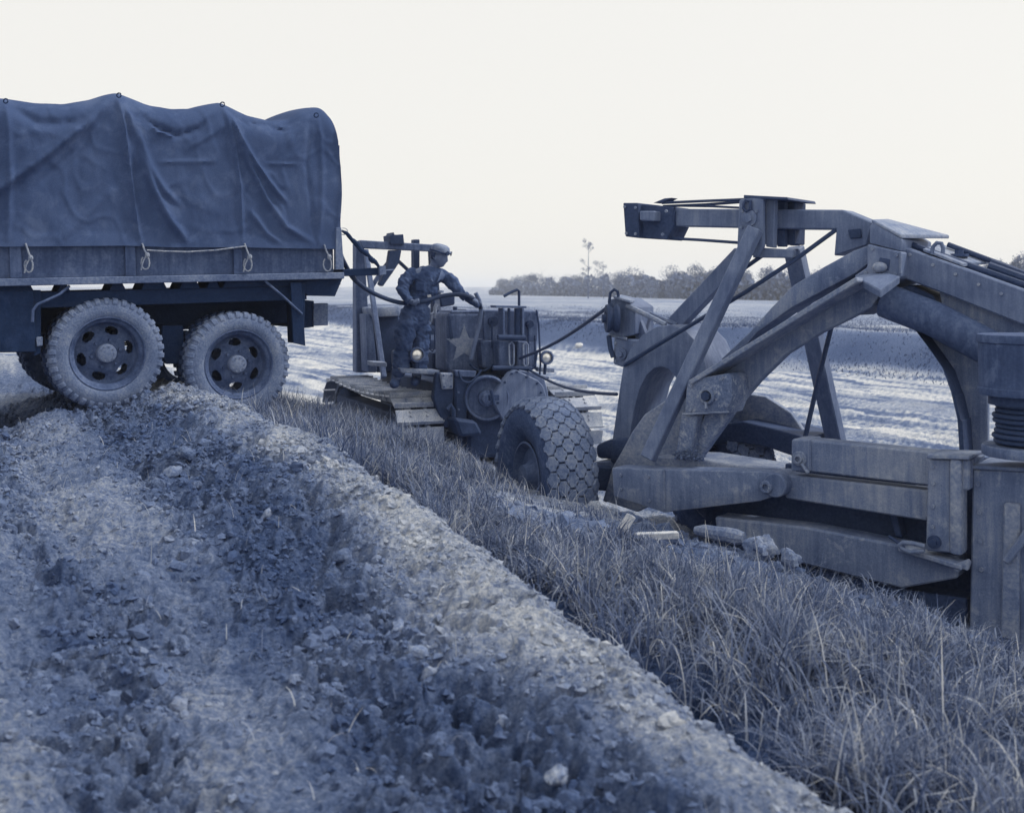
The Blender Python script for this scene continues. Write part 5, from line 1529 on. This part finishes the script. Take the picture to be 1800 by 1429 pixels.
# ------------------------------------------------------------------ clods, stones, boards
def clod_mesh(name, seed, flat=.7, n=14, m=10, rough=.45):
    mb = MB(); mb.ball((0, 0, 0), 1, 1, 1, n, m)
    me = mb.mesh(name, None, smooth=True)
    r2 = np.random.default_rng(seed)
    off = r2.uniform(0, 50, 3)
    for v in me.vertices:
        p = v.co
        d = 1 + rough * (float(vnoise(np.array([p.x * 1.6 + off[0] + p.z]), np.array([p.y * 1.6 + off[1] - p.z]), seed)[0]) - .5) * 1.6 \
            + rough * .5 * (float(vnoise(np.array([p.x * 4 + off[1]]), np.array([p.y * 4 + p.z * 4 + off[2]]), seed + 1)[0]) - .5)
        v.co = Vector((p.x * d, p.y * d * .85, p.z * d * flat))
    me.shade_smooth(); me.set_sharp_from_angle(angle=R(38))
    return me
big = [clod_mesh('clod', 100 + i) for i in range(7)]
for b_ in big: b_.materials.append(M['clod'])
def on_ground(px, py):
    """first meeting of a view ray with the terrain"""
    d = np.linspace(2.0, 30, 3000)
    x = (px - 900) / F * d; z = H + (HORIZON - py) / F * d
    g = ground(x, d)
    k = np.argmax(z <= g)
    return Vector((x[k], d[k], g[k]))
def big_clods():
    L = [(328, 800, 15, 'dark pointed lump of earth on the ridge just below the gap between the truck wheels'),
         (302, 836, 15, 'rounded pale lump of earth on the upper rim of the dark hollow'),
         (276, 858, 15, 'dark lump of earth at the left end of the hollow, below a rounded light one'),
         (345, 858, 13, 'small lump of earth at the right end of the dark hollow'),
         (470, 905, 11, 'small pale lump of earth where the ridge flank turns dark'),
         (600, 982, 15, 'large worn lump of earth halfway down the ridge flank'),
         (700, 1110, 17, 'uppermost of three pale lumps stepping down the ridge flank'),
         (735, 1152, 21, 'middle and largest of three pale lumps stepping down the ridge flank'),
         (757, 1190, 18, 'lowest of three pale lumps stepping down the ridge flank'),
         (882, 1275, 16, 'pale lump of earth among broken crumbs low on the ridge flank'),
         (980, 1368, 24, 'big blurred pale lump of earth nearest the bottom edge under the ridge'),
         (315, 1140, 18, 'dark broad lump of earth beside the packed wheel track at left')]
    for i, (px, py, r, lab) in enumerate(L):
        p = on_ground(px, py); s = r / F * p.y
        me = big[i % len(big)]
        if 'pale' in lab.split(' of earth')[0] or 'pale lump' in lab or 'pale lumps' in lab:
            me = me.copy(); me.materials.clear(); me.materials.append(M['pale_stone'])
        o = bpy.data.objects.new('clod', me); COL.objects.link(o)
        o.location = p + Vector((0, 0, s * .12)); o.scale = (s * random.uniform(.9, 1.3), s * random.uniform(.7, 1.1), s * random.uniform(.75, 1.1))
        o.rotation_euler = (random.uniform(-.4, .4), random.uniform(-.4, .4), random.uniform(0, 6.28))
        tag(o, lab, 'clod', 'larger clods of earth on the soil slope')
big_clods()
def edge_rocks():
    for px, py, r, lab in ((1338, 962, 27, 'pale squarish lump of earth at the grass edge before the lower beam'),
                           (1388, 982, 24, 'upright rounded lump of earth at the grass edge, right of the squarish one')):
        p = P(px, py + 14, 6.75 if px < 1360 else 6.6); s = r / F * p.y * .88
        me = clod_mesh('edge_clod', px, .95, 18, 14, .5); me.materials.append(M['pale_stone'])
        o = bpy.data.objects.new('edge_clod', me); COL.objects.link(o)
        o.location = p + Vector((0, 0, s * .55)); o.scale = (s, s * .9, s * .85); o.rotation_euler = (.2, .1, px)
        tag(o, lab, 'clod', 'lumps of earth at the grass edge')
    # boards lying in the grass
    mb = MB(); mb.bar(P(1110, 906, 6.75), P(1074, 960, 6.7), .075, .03); tag(mb.build('board', M['pale_wood'], None, bevel=.004), 'pale broken board leaning up out of the grass', 'board')
    mb = MB(); mb.bar(P(1114, 943, 6.72), P(1192, 940, 6.75), .05, .04); tag(mb.build('board', M['pale_wood'], None, bevel=.004), 'pale flat stick lying level in the grass beside the leaning board', 'board')
    a, b = P(1222, 931, 7.2), P(1308, 946, 7.0)
    mb = MB(); mb.tube([a.lerp(b, t) + Vector((0, 0, random.uniform(-.004, .004))) for t in np.linspace(0, 1, 7)], [.026, .04, .044, .046, .048, .05, .036], 10)
    tag(mb.build('log', M['pale_stone'], None), 'short split log lying at the edge before the scraper', 'log')
edge_rocks()

def joined_mesh(name, co, tri, m, kind='stuff', val=None, smooth=False):
    me = bpy.data.meshes.new(name)
    co = np.asarray(co, np.float32); tri = np.asarray(tri, np.int32); k = tri.shape[1]
    me.vertices.add(len(co)); me.vertices.foreach_set('co', co.ravel())
    me.loops.add(tri.size); me.loops.foreach_set('vertex_index', tri.ravel())
    me.polygons.add(len(tri))
    me.polygons.foreach_set('loop_start', np.arange(0, tri.size, k, dtype=np.int32)); me.polygons.foreach_set('loop_total', np.full(len(tri), k, np.int32))
    me.polygons.foreach_set('use_smooth', np.full(len(tri), smooth))
    me.update(calc_edges=True)
    if val is not None:
        at = me.attributes.new('tone', 'FLOAT', 'POINT'); at.data.foreach_set('value', np.asarray(val, np.float32))
    me.materials.append(m)
    o = bpy.data.objects.new(name, me); COL.objects.link(o)
    if kind: o['kind'] = kind
    return o

def crumb_material():
    t = NT('crumbs')
    a = t.n('ShaderNodeAttribute'); a.attribute_name = 'tone'
    geo = t.n('ShaderNodeNewGeometry')
    n1 = t.rng(t.noise(geo.outputs['Position'], 60, 4, .65), .3, .7, .75, 1.25)
    b = t.n('ShaderNodeBsdfPrincipled'); t.l(t.duo(t.math('MULTIPLY', a.outputs['Fac'], n1)), b.inputs['Base Color'])
    b.inputs['Roughness'].default_value = 1.0; b.inputs['Specular IOR Level'].default_value = .03
    bp = t.n('ShaderNodeBump'); bp.inputs['Strength'].default_value = .7; bp.inputs['Distance'].default_value = .01
    t.l(t.noise(geo.outputs['Position'], 110, 5, .7), bp.inputs['Height']); t.l(bp.outputs[0], b.inputs['Normal'])
    t.l(b.outputs[0], t.out.inputs[0]); return t.m
def scatter_clods(name, x, y, r, sink, nb, n_, m_, mtl, seed, rough=.75):
    r2 = np.random.default_rng(seed)
    n = len(x); z = ground(x, y); al = albedo(x, y) * r2.uniform(.75, 1.3, n)
    CO = []; T = []; TN = []; off = 0
    for b in range(nb):
        mb = MB(); mb.ball((0, 0, 0), 1, 1, 1, n_, m_); me = mb.mesh('c', None, smooth=False)
        V = np.array([v.co[:] for v in me.vertices]); V = V * r2.uniform(1 - rough * .55, 1 + rough * .45, (len(V), 1)) + r2.normal(0, .10, V.shape)
        Q = []
        for p in me.polygons:
            q = list(p.vertices); Q.append(q[:3])
            if len(q) == 4: Q.append([q[0], q[2], q[3]])
        Q = np.array(Q); bpy.data.meshes.remove(me)
        idx = np.where(np.arange(n) % nb == b)[0]; k = len(idx)
        rot = r2.normal(0, 1, (k, 4)); rot /= np.linalg.norm(rot, axis=1)[:, None]; w, i_, j_, l_ = rot.T
        M3 = np.stack([1 - 2 * (j_ * j_ + l_ * l_), 2 * (i_ * j_ - l_ * w), 2 * (i_ * l_ + j_ * w), 2 * (i_ * j_ + l_ * w), 1 - 2 * (i_ * i_ + l_ * l_), 2 * (j_ * l_ - i_ * w), 2 * (i_ * l_ - j_ * w), 2 * (j_ * l_ + i_ * w), 1 - 2 * (i_ * i_ + j_ * j_)], -1).reshape(k, 3, 3)
        sc = r[idx, None] * r2.uniform(.65, 1.3, (k, 3))
        P3 = np.einsum('kij,kvj->kvi', M3, V[None] * sc[:, None, :]); P3[:, :, 2] *= .8
        P3 += np.stack([x[idx], y[idx], z[idx] - sink * r[idx]], -1)[:, None, :]
        CO.append(P3.reshape(-1, 3)); TN.append(np.repeat(al[idx], len(V)))
        T.append((Q[None] + (np.arange(k) * len(V))[:, None, None] + off).reshape(-1, 3)); off += k * len(V)
    o = joined_mesh(name, np.concatenate(CO), np.concatenate(T), mtl, 'stuff', np.concatenate(TN), smooth=False)
    return o
def soil_scatter():
    CM = crumb_material()
    def pick(N, s0, s1, c0, c1, dens):
        s = rng.uniform(s0, s1, N * 6); c = rng.uniform(c0, c1, N * 6)
        x, y = from_sc(s, c)
        k = (y > 2.3) & (np.abs(x / y) < .6) & (rng.uniform(0, 1, len(s)) < dens(s, c, x, y))
        return x[k][:N], y[k][:N]
    d1 = lambda s, c, x, y: (.12 + .75 * loose_mask(s, c) + .8 * np.exp(-((c - .05) / .28) ** 2)) * (.35 + .9 * sstep(.4, .6, fbm(x * 2.1, y * 2.1, 3, 401)))
    x, y = pick(36000, -1.2, 9.8, -3.4, .5, d1)
    scatter_clods('soil_crumbs', x, y, np.minimum(.004 + rng.pareto(2.4, len(x)) * .0055, .022), .05, 8, 4, 3, CM, 11)
    d2 = lambda s, c, x, y: (.08 + .9 * loose_mask(s, c) + .65 * np.exp(-((c - .05) / .28) ** 2)) * sstep(.42, .62, fbm(x * 1.4, y * 1.4, 3, 402))
    x, y = pick(4200, -1.2, 9.8, -3.2, .35, d2)
    scatter_clods('soil_lumps', x, y, np.minimum(.011 + rng.pareto(2.9, len(x)) * .010, .040), .05, 8, 8, 5, CM, 12, .55)
    # broken lip of the cut beside the scraper
    d3 = lambda s, c, x, y: np.exp(-((c - 2.45) / .2) ** 2) * (.3 + .7 * sstep(.4, .6, fbm(s * 2, c, 2, 403))) + .25 * np.exp(-(((s - 3.95) / 1.0) ** 2 + ((c - 1.5) / .7) ** 2))
    x, y = pick(1800, -1, 8.5, .8, 2.8, d3)
    scatter_clods('lip_crumbs', x, y, np.minimum(.012 + rng.pareto(2.4, len(x)) * .014, .075), .1, 8, 7, 5, CM, 13, .6)
soil_scatter()

# ------------------------------------------------------------------ grass
def grass_material():
    t = NT('grass_blade')
    a = t.n('ShaderNodeAttribute'); a.attribute_name = 'tone'
    geo = t.n('ShaderNodeNewGeometry')
    n1 = t.rng(t.noise(geo.outputs['Position'], 4, 4), .3, .7, .6, 1.4)
    col = t.duo(t.math('MULTIPLY', a.outputs['Fac'], n1))
    b = t.n('ShaderNodeBsdfPrincipled'); t.l(col, b.inputs['Base Color']); b.inputs['Roughness'].default_value = .55; b.inputs['Specular IOR Level'].default_value = .3
    tr = t.n('ShaderNodeBsdfTranslucent'); t.l(col, tr.inputs[0])
    ms = t.n('ShaderNodeMixShader'); ms.inputs[0].default_value = .25
    t.l(b.outputs[0], ms.inputs[1]); t.l(tr.outputs[0], ms.inputs[2]); t.l(ms.outputs[0], t.out.inputs[0])
    return t.m
GM = grass_material()
def blades(name, s, c, hgt, wid, bend, tone, nseg=5, clump=True):
    x, y = from_sc(s, c); n = len(x); z = ground(x, y) - .01
    az = rng.uniform(0, 6.28, n)
    # blades of one clump lean the same way
    cl = fbm(x * 2.2, y * 2.2, 2, 611) * 18.0
    az = np.where(rng.uniform(0, 1, n) < .40, cl + rng.normal(0, .8, n), az)
    dx, dy = np.cos(az), np.sin(az)
    wx, wy = -dy, dx
    tw = rng.uniform(-.7, .7, n); wx, wy = wx * np.cos(tw) - wy * np.sin(tw), wx * np.sin(tw) + wy * np.cos(tw)
    CO = np.zeros((n, nseg + 1, 2, 3)); TN = np.zeros((n, nseg + 1, 2))
    lean = np.abs(rng.normal(0, .38, n))
    th = lean.copy(); px = np.zeros(n); pz = np.zeros(n); step = hgt / nseg
    for k in range(nseg + 1):
        t = k / nseg
        w = wid * (1 - t ** 1.6) + .0006
        for q, sg in enumerate((-.5, .5)):
            CO[:, k, q, 0] = x + dx * px + wx * w * sg; CO[:, k, q, 1] = y + dy * px + wy * w * sg; CO[:, k, q, 2] = z + pz
        TN[:, k, :] = (tone)[:, None]
        th = th + bend * (0.25 + t * 1.2) / nseg
        px = px + np.sin(th) * step; pz = pz + np.cos(th) * step
    base = (np.arange(n) * (nseg + 1) * 2)[:, None, None]
    quad = np.array([[2 * k, 2 * k + 1, 2 * k + 3, 2 * k + 2] for k in range(nseg)])[None]
    return joined_mesh(name, CO.reshape(-1, 3), (base + quad).reshape(-1, 4), GM, 'stuff', TN.reshape(-1), smooth=True)
def grass():
    N = 260000
    s = rng.uniform(-1.8, 12.5, N); c = rng.uniform(.20, 2.62, N)
    x, y = from_sc(s, c)
    wob = (fbm(s * 2.4, s * 0 + 1, 3, 601) - .5) * .8
    cc = c + wob * .6
    dens = sstep(.26, .46, cc) * (1 - sstep(2.35, 2.62, cc + (fbm(s * 2.5, s * 0, 2, 602) - .5) * .4))
    bare = np.exp(-(((s - 3.95) / .95) ** 2 + ((c - 1.35) / .60) ** 2) * 1.3) * 1.25
    bare += sstep(.55, .68, fbm(s * 1.1, c * 1.4, 3, 603)) * .75
    bare += sstep(1.55, 2.1, c) * .55 * sstep(2.2, 3.0, s) * (1 - sstep(6.5, 7.5, s))
    dens = dens * np.clip(1 - bare, .02, 1) * (1 - sstep(11.2, 12.4, s))
    dens = dens * (.25 + .75 * sstep(.38, .55, fbm(x * 5, y * 5, 2, 604)))
    dens = dens * np.clip(9.5 / np.maximum(y, 3.0), .8, 1.6) * .74
    k = (rng.uniform(0, 1, N) < dens) & (y > 2.2) & (x / y < .62)
    s, c, x, y = s[k], c[k], x[k], y[k]; n = len(s)
    hh = .165 + .15 * fbm(x * 1.3, y * 1.3, 3, 605) * 1.2
    edge = (1 - .5 * sstep(1.5, 2.5, c)) * (1 - .4 * sstep(1.4, 2.0, c) * sstep(2.0, 3.0, s) * (1 - sstep(6.5, 7.5, s)))
    hgt = hh * edge * (1 - .55 * np.exp(-(((s - 3.5) / 1.0) ** 2 + ((c - 1.2) / .8) ** 2))) * (.45 + 1.05 * vnoise(x * 3.6, y * 3.6, 606)) * rng.uniform(.55, 1.25, n) * (1 + .22 * sstep(6, 2, s) * sstep(1.9, .9, c))
    tone = np.clip(rng.normal(.185, .075, n), .06, .5)
    pale = rng.uniform(0, 1, n) < .12
    tone = np.where(pale, rng.uniform(.32, .52, n), tone)
    tone = np.where(rng.uniform(0, 1, n) < .18, .10, tone)
    print('grass blades', n)
    o = blades('grass', s, c, hgt, rng.uniform(.0035, .0100, n), rng.normal(2.3, 1.2, n).clip(.2, 5.0), tone)
    # thin dry stalks that stand above the sward
    m = 600
    s = rng.uniform(-1.2, 11, m); c = rng.uniform(.45, 2.4, m)
    blades('dry_grass', s, c, rng.uniform(.22, .36, m) * (1 - .5 * sstep(1.5, 2.5, c)), rng.uniform(.003, .005, m), rng.normal(.9, .5, m).clip(.1, 2.2), rng.uniform(.35, .6, m), 6)
    # stray stalks on the dug soil
    m = 260
    s = rng.uniform(0, 8, m); c = rng.uniform(-1.3, .0, m)
    blades('stray_grass', s, c, rng.uniform(.04, .14, m), rng.uniform(.003, .005, m), rng.normal(1.6, .7, m).clip(.2, 3), rng.uniform(.2, .5, m), 4)
grass()

# ------------------------------------------------------------------ trees on the horizon
def leaf_material():
    t = NT('leaves')
    a = t.n('ShaderNodeAttribute'); a.attribute_name = 'tone'
    b = t.n('ShaderNodeBsdfPrincipled'); t.l(t.duo(a.outputs['Fac']), b.inputs['Base Color']); b.inputs['Roughness'].default_value = .8; b.inputs['Specular IOR Level'].default_value = .1
    t.l(b.outputs[0], t.out.inputs[0]); return t.m
LM = leaf_material()
def crown_mesh(ctrs, nleaf, size, tone, parent_inv):
    CO = []; TN = []
    for (cx, cy, cz, rx, ry, rz, w) in ctrs:
        n = int(nleaf * w)
        u = rng.normal(0, 1, (n, 3)); u /= np.linalg.norm(u, axis=1)[:, None]
        rad = rng.uniform(.25, 1.0, n) ** .5 * (0.80 + .45 * vnoise(u[:, 0] * 2.5 + cx, u[:, 1] * 2.5 + u[:, 2] * 2.5 + cz, 7))
        p = u * rad[:, None] * np.array([rx, ry, rz]) + np.array([cx, cy, cz])
        a = rng.normal(0, 1, (n, 3)); a /= np.linalg.norm(a, axis=1)[:, None]
        b = rng.normal(0, 1, (n, 3)); b -= a * (a * b).sum(1)[:, None]; b /= np.linalg.norm(b, axis=1)[:, None]
        sz = size * rng.uniform(.5, 1.4, n)[:, None]
        q = np.stack([p - a * sz, p + b * sz * .6, p + a * sz, p - b * sz * .6], 1)
        CO.append(q.reshape(-1, 3)); TN.append(np.repeat(np.clip(rng.normal(tone, tone * .16, n), .03, .4), 4))
    CO = np.concatenate(CO); TN = np.concatenate(TN)
    return CO, np.arange(len(CO)).reshape(-1, 4), TN
def tree(px, ytop, wpx, d, label, bare=False, name='tree', nleaf=1500, ybase=None, tone=.10, trunk=True):
    x = (px - 900) / F * d
    zb = gz(x, d); zt = H + (HORIZON - ytop + (0 if bare else 4)) / F * d
    h = zt - zb; w = wpx / F * d / 2 * (1 if bare else 1.15)
    fr = Frame((x, d, zb), (1, 0, 0), (0, 1, 0), (0, 0, 1))
    t = thing(name, label, 'tree' if name != 'shrub' else 'shrub', fr, 'trees along the horizon')
    rs = random.Random(int(px * 7 + ytop))
    mb = MB(); top = h * (.95 if bare else .6)
    pts = [fr.w(rs.uniform(-.02, .02) * h * k, rs.uniform(-.02, .02) * h * k, top * k) for k in (0, .3, .6, 1)]
    r0 = max(.04, h * (.009 if bare else .018))
    mb.tube(pts, [r0 * 1.3, r0, r0 * .75, r0 * .3], 6)
    nb = 9 if bare else 5
    ends = []
    for i in range(nb):
        k = rs.uniform(.35, .95); b0 = fr.w(0, 0, top * k)
        an = rs.uniform(0, 6.28); ln = w * rs.uniform(.5, 1.0) * (1.2 - .5 * k)
        e = b0 + Vector((math.cos(an) * ln, math.sin(an) * ln, ln * rs.uniform(.5, 1.2)))
        mid = b0.lerp(e, .5) + Vector((0, 0, -.05 * ln))
        mb.tube([b0, mid, e], [r0 * .45, r0 * .3, r0 * .12], 5)
        ends.append(e)
        for q in range(3 if bare else 1):
            f = b0.lerp(e, rs.uniform(.4, .9)); g = f + Vector((rs.uniform(-1, 1) * ln * .4, rs.uniform(-1, 1) * ln * .4, ln * rs.uniform(.15, .6)))
            mb.tube([f, g], [r0 * .22, r0 * .08], 4); ends.append(g)
    mb.build('trunk', M['bark'], t)
    cl = []
    if bare:
        for e in ends[::2]:
            q = e - Vector((x, d, zb)); r = w * rs.uniform(.15, .3)
            cl.append((q.x, q.y, q.z, r, r, r * .8, .25 / 3))
    else:
        for i in range(9):
            a_ = rs.uniform(0, 6.28); rr = rs.uniform(0, .62) * w; zz = h * rs.uniform(.30, .80); sc = rs.uniform(.26, .46)
            k = 1 - .45 * abs(zz / h - .45)
            cl.append((math.cos(a_) * rr * k, math.sin(a_) * rr * k, zz, w * sc, w * sc, h * sc * .42, 1 / 11))
        cl.append((0, 0, h * .72, w * .5, w * .5, h * .27, .12))
        for sx in (-1, 1): cl.append((sx * w * .5, 0, h * .2, w * .6, w * .5, h * .22, .10))
    co, qd, tn = crown_mesh(cl, nleaf, max(.06, h * (.008 if bare else .02)), tone, None)
    o = joined_mesh('crown', co, qd, LM, None, tn)
    o.parent = t
    return t
def horizon_trees():
    W = ['low round bushy tree at the left end of the hazy hedgerow', 'small bushy tree second from the left end of the hazy hedgerow']
    L = [
        (882, 492, 30, 300, 'lowest faint bush at the far left end of the hedgerow', 0), (908, 488, 46, 290, 'low rounded bush behind the bent rod of the tractor', 0), (934, 483, 52, 280, 'domed pale tree just right of the tractor\'s bent rod', 0),
        (966, 489, 50, 270, 'flat topped bush between the domed pale tree and the bare tall tree', 0), (998, 486, 50, 255, 'dense bush left of the tall bare tree', 0),
        (1022, 484, 44, 250, 'broad low bush at the foot of the tall bare tree', 0), (1034, 419, 30, 175, 'tall thin bare tree standing highest over the hedgerow', 1), (1061, 455, 40, 175, 'shorter bare forked tree right of the tallest one', 1),
        (1058, 486, 46, 235, 'low bush under the forked bare tree', 0), (1086, 480, 44, 230, 'thick bush left of the open domed tree', 0), (1112, 471, 74, 215, 'wide open domed tree above the scraper mast', 0), (1146, 492, 50, 205, 'low gap bush between the two domed trees', 0),
        (1182, 469, 66, 190, 'round dense tree left of the tower\'s far leg', 0), (1222, 466, 64, 180, 'tall dense tree behind the tower\'s far leg', 0), (1262, 470, 60, 175, 'bushy tree seen between the tower legs', 0),
        (1306, 474, 62, 170, 'bushy tree below the tower head', 0), (1350, 470, 62, 165, 'leafy tree seen under the tower cross plate', 0), (1398, 468, 64, 160, 'leafy tree left of the tower\'s right leg', 0), (1440, 474, 60, 155, 'leafy tree behind the apron arm', 0),
        (1500, 474, 70, 150, 'wide tree behind the arm where it meets the hinge', 0), (1560, 470, 70, 150, 'wide tree hidden behind the hinge housing', 0), (1620, 468, 70, 145, 'wide tree hidden behind the spring beam', 0),
        (1690, 466, 70, 140, 'wide tree behind the cables on the beam', 0), (1752, 458, 64, 135, 'feathery tree above the beam near the right edge', 0), (1796, 447, 66, 130, 'tallest feathery tree at the right edge above the beam', 0), (1850, 450, 70, 130, 'leafy tree past the right edge of the hedgerow', 0)]
    for px, yt, w, d, lab, bare in L:
        tree(px, yt, w, d, lab, bool(bare), nleaf=(420 if bare else 4200), tone=.185)  # crown tone raised to put distance haze into the leaf colour
    # scrubby undergrowth along the foot of the hedge
    n = 16000
    u = rng.uniform(0, 1, n); px = 860 + u * 1000
    d = np.interp(px, [860, 900, 1000, 1200, 1450, 1860], [300, 290, 252, 184, 152, 128]) - rng.uniform(0, 8, n)
    x = (px - 900) / F * d
    hz = np.interp(px, [860, 900, 1000, 1860], [1.2, 3.2, 4.0, 3.0]) * (.6 + .6 * vnoise(px / 14, px * 0, 5))
    z = ground(x, d, False) + rng.uniform(0, 1, n) ** 1.3 * hz
    a = rng.normal(0, 1, (n, 3)); a /= np.linalg.norm(a, axis=1)[:, None]; b = np.cross(a, rng.normal(0, 1, (n, 3))); b /= np.linalg.norm(b, axis=1)[:, None]
    p = np.stack([x, d, z], 1); sz = rng.uniform(.2, .5, n)[:, None]
    q = np.stack([p - a * sz, p + b * sz * .7, p + a * sz, p - b * sz * .7], 1).reshape(-1, 3)
    o = joined_mesh('undergrowth', q, np.arange(len(q)).reshape(-1, 4), LM, 'stuff', np.repeat(np.clip(rng.normal(.19, .03, n), .04, .45), 4))
    # rough weeds on the bank of the cut
    n = 110000
    s = rng.uniform(6, 70, n); c = 17.0 + rng.gamma(2.0, 3.2, n); k = rng.uniform(0, 1, n) < .15 + .85 * sstep(.42, .6, fbm(s * .25, c * .5, 3, 701)); s, c = s[k], c[k]
    x, y = from_sc(s, c); n = len(x); z = ground(x, y, False)
    a = np.stack([rng.normal(0, .5, n), rng.normal(0, .5, n), np.ones(n)], 1) * rng.uniform(.02, .075, n)[:, None]
    p = np.stack([x, y, z], 1); w = np.stack([rng.normal(0, 1, n), rng.normal(0, .3, n), np.zeros(n)], 1) * .008
    q = np.stack([p - w, p + w, p + a + w * .6, p + a - w * .6], 1).reshape(-1, 3)
    joined_mesh('bank_weeds', q, np.arange(len(q)).reshape(-1, 4), LM, 'stuff', np.repeat(np.clip(rng.normal(.13 + .09 * sstep(19, 24, c), .05, n), .05, .45), 4))
    # pale lump lying out on the bank
    p = P(1018, 606, 36); me = clod_mesh('field_stone', 77, .8, 10, 8, .4); me.materials.append(M['bright_metal'])
    o = bpy.data.objects.new('field_stone', me); COL.objects.link(o); o.location = (p.x, p.y, gz(p.x, p.y) + .05); o.scale = (.11, .1, .09)
    tag(o, 'small white stone out on the cut floor before the far bank', 'stone')
horizon_trees()
build_haze()
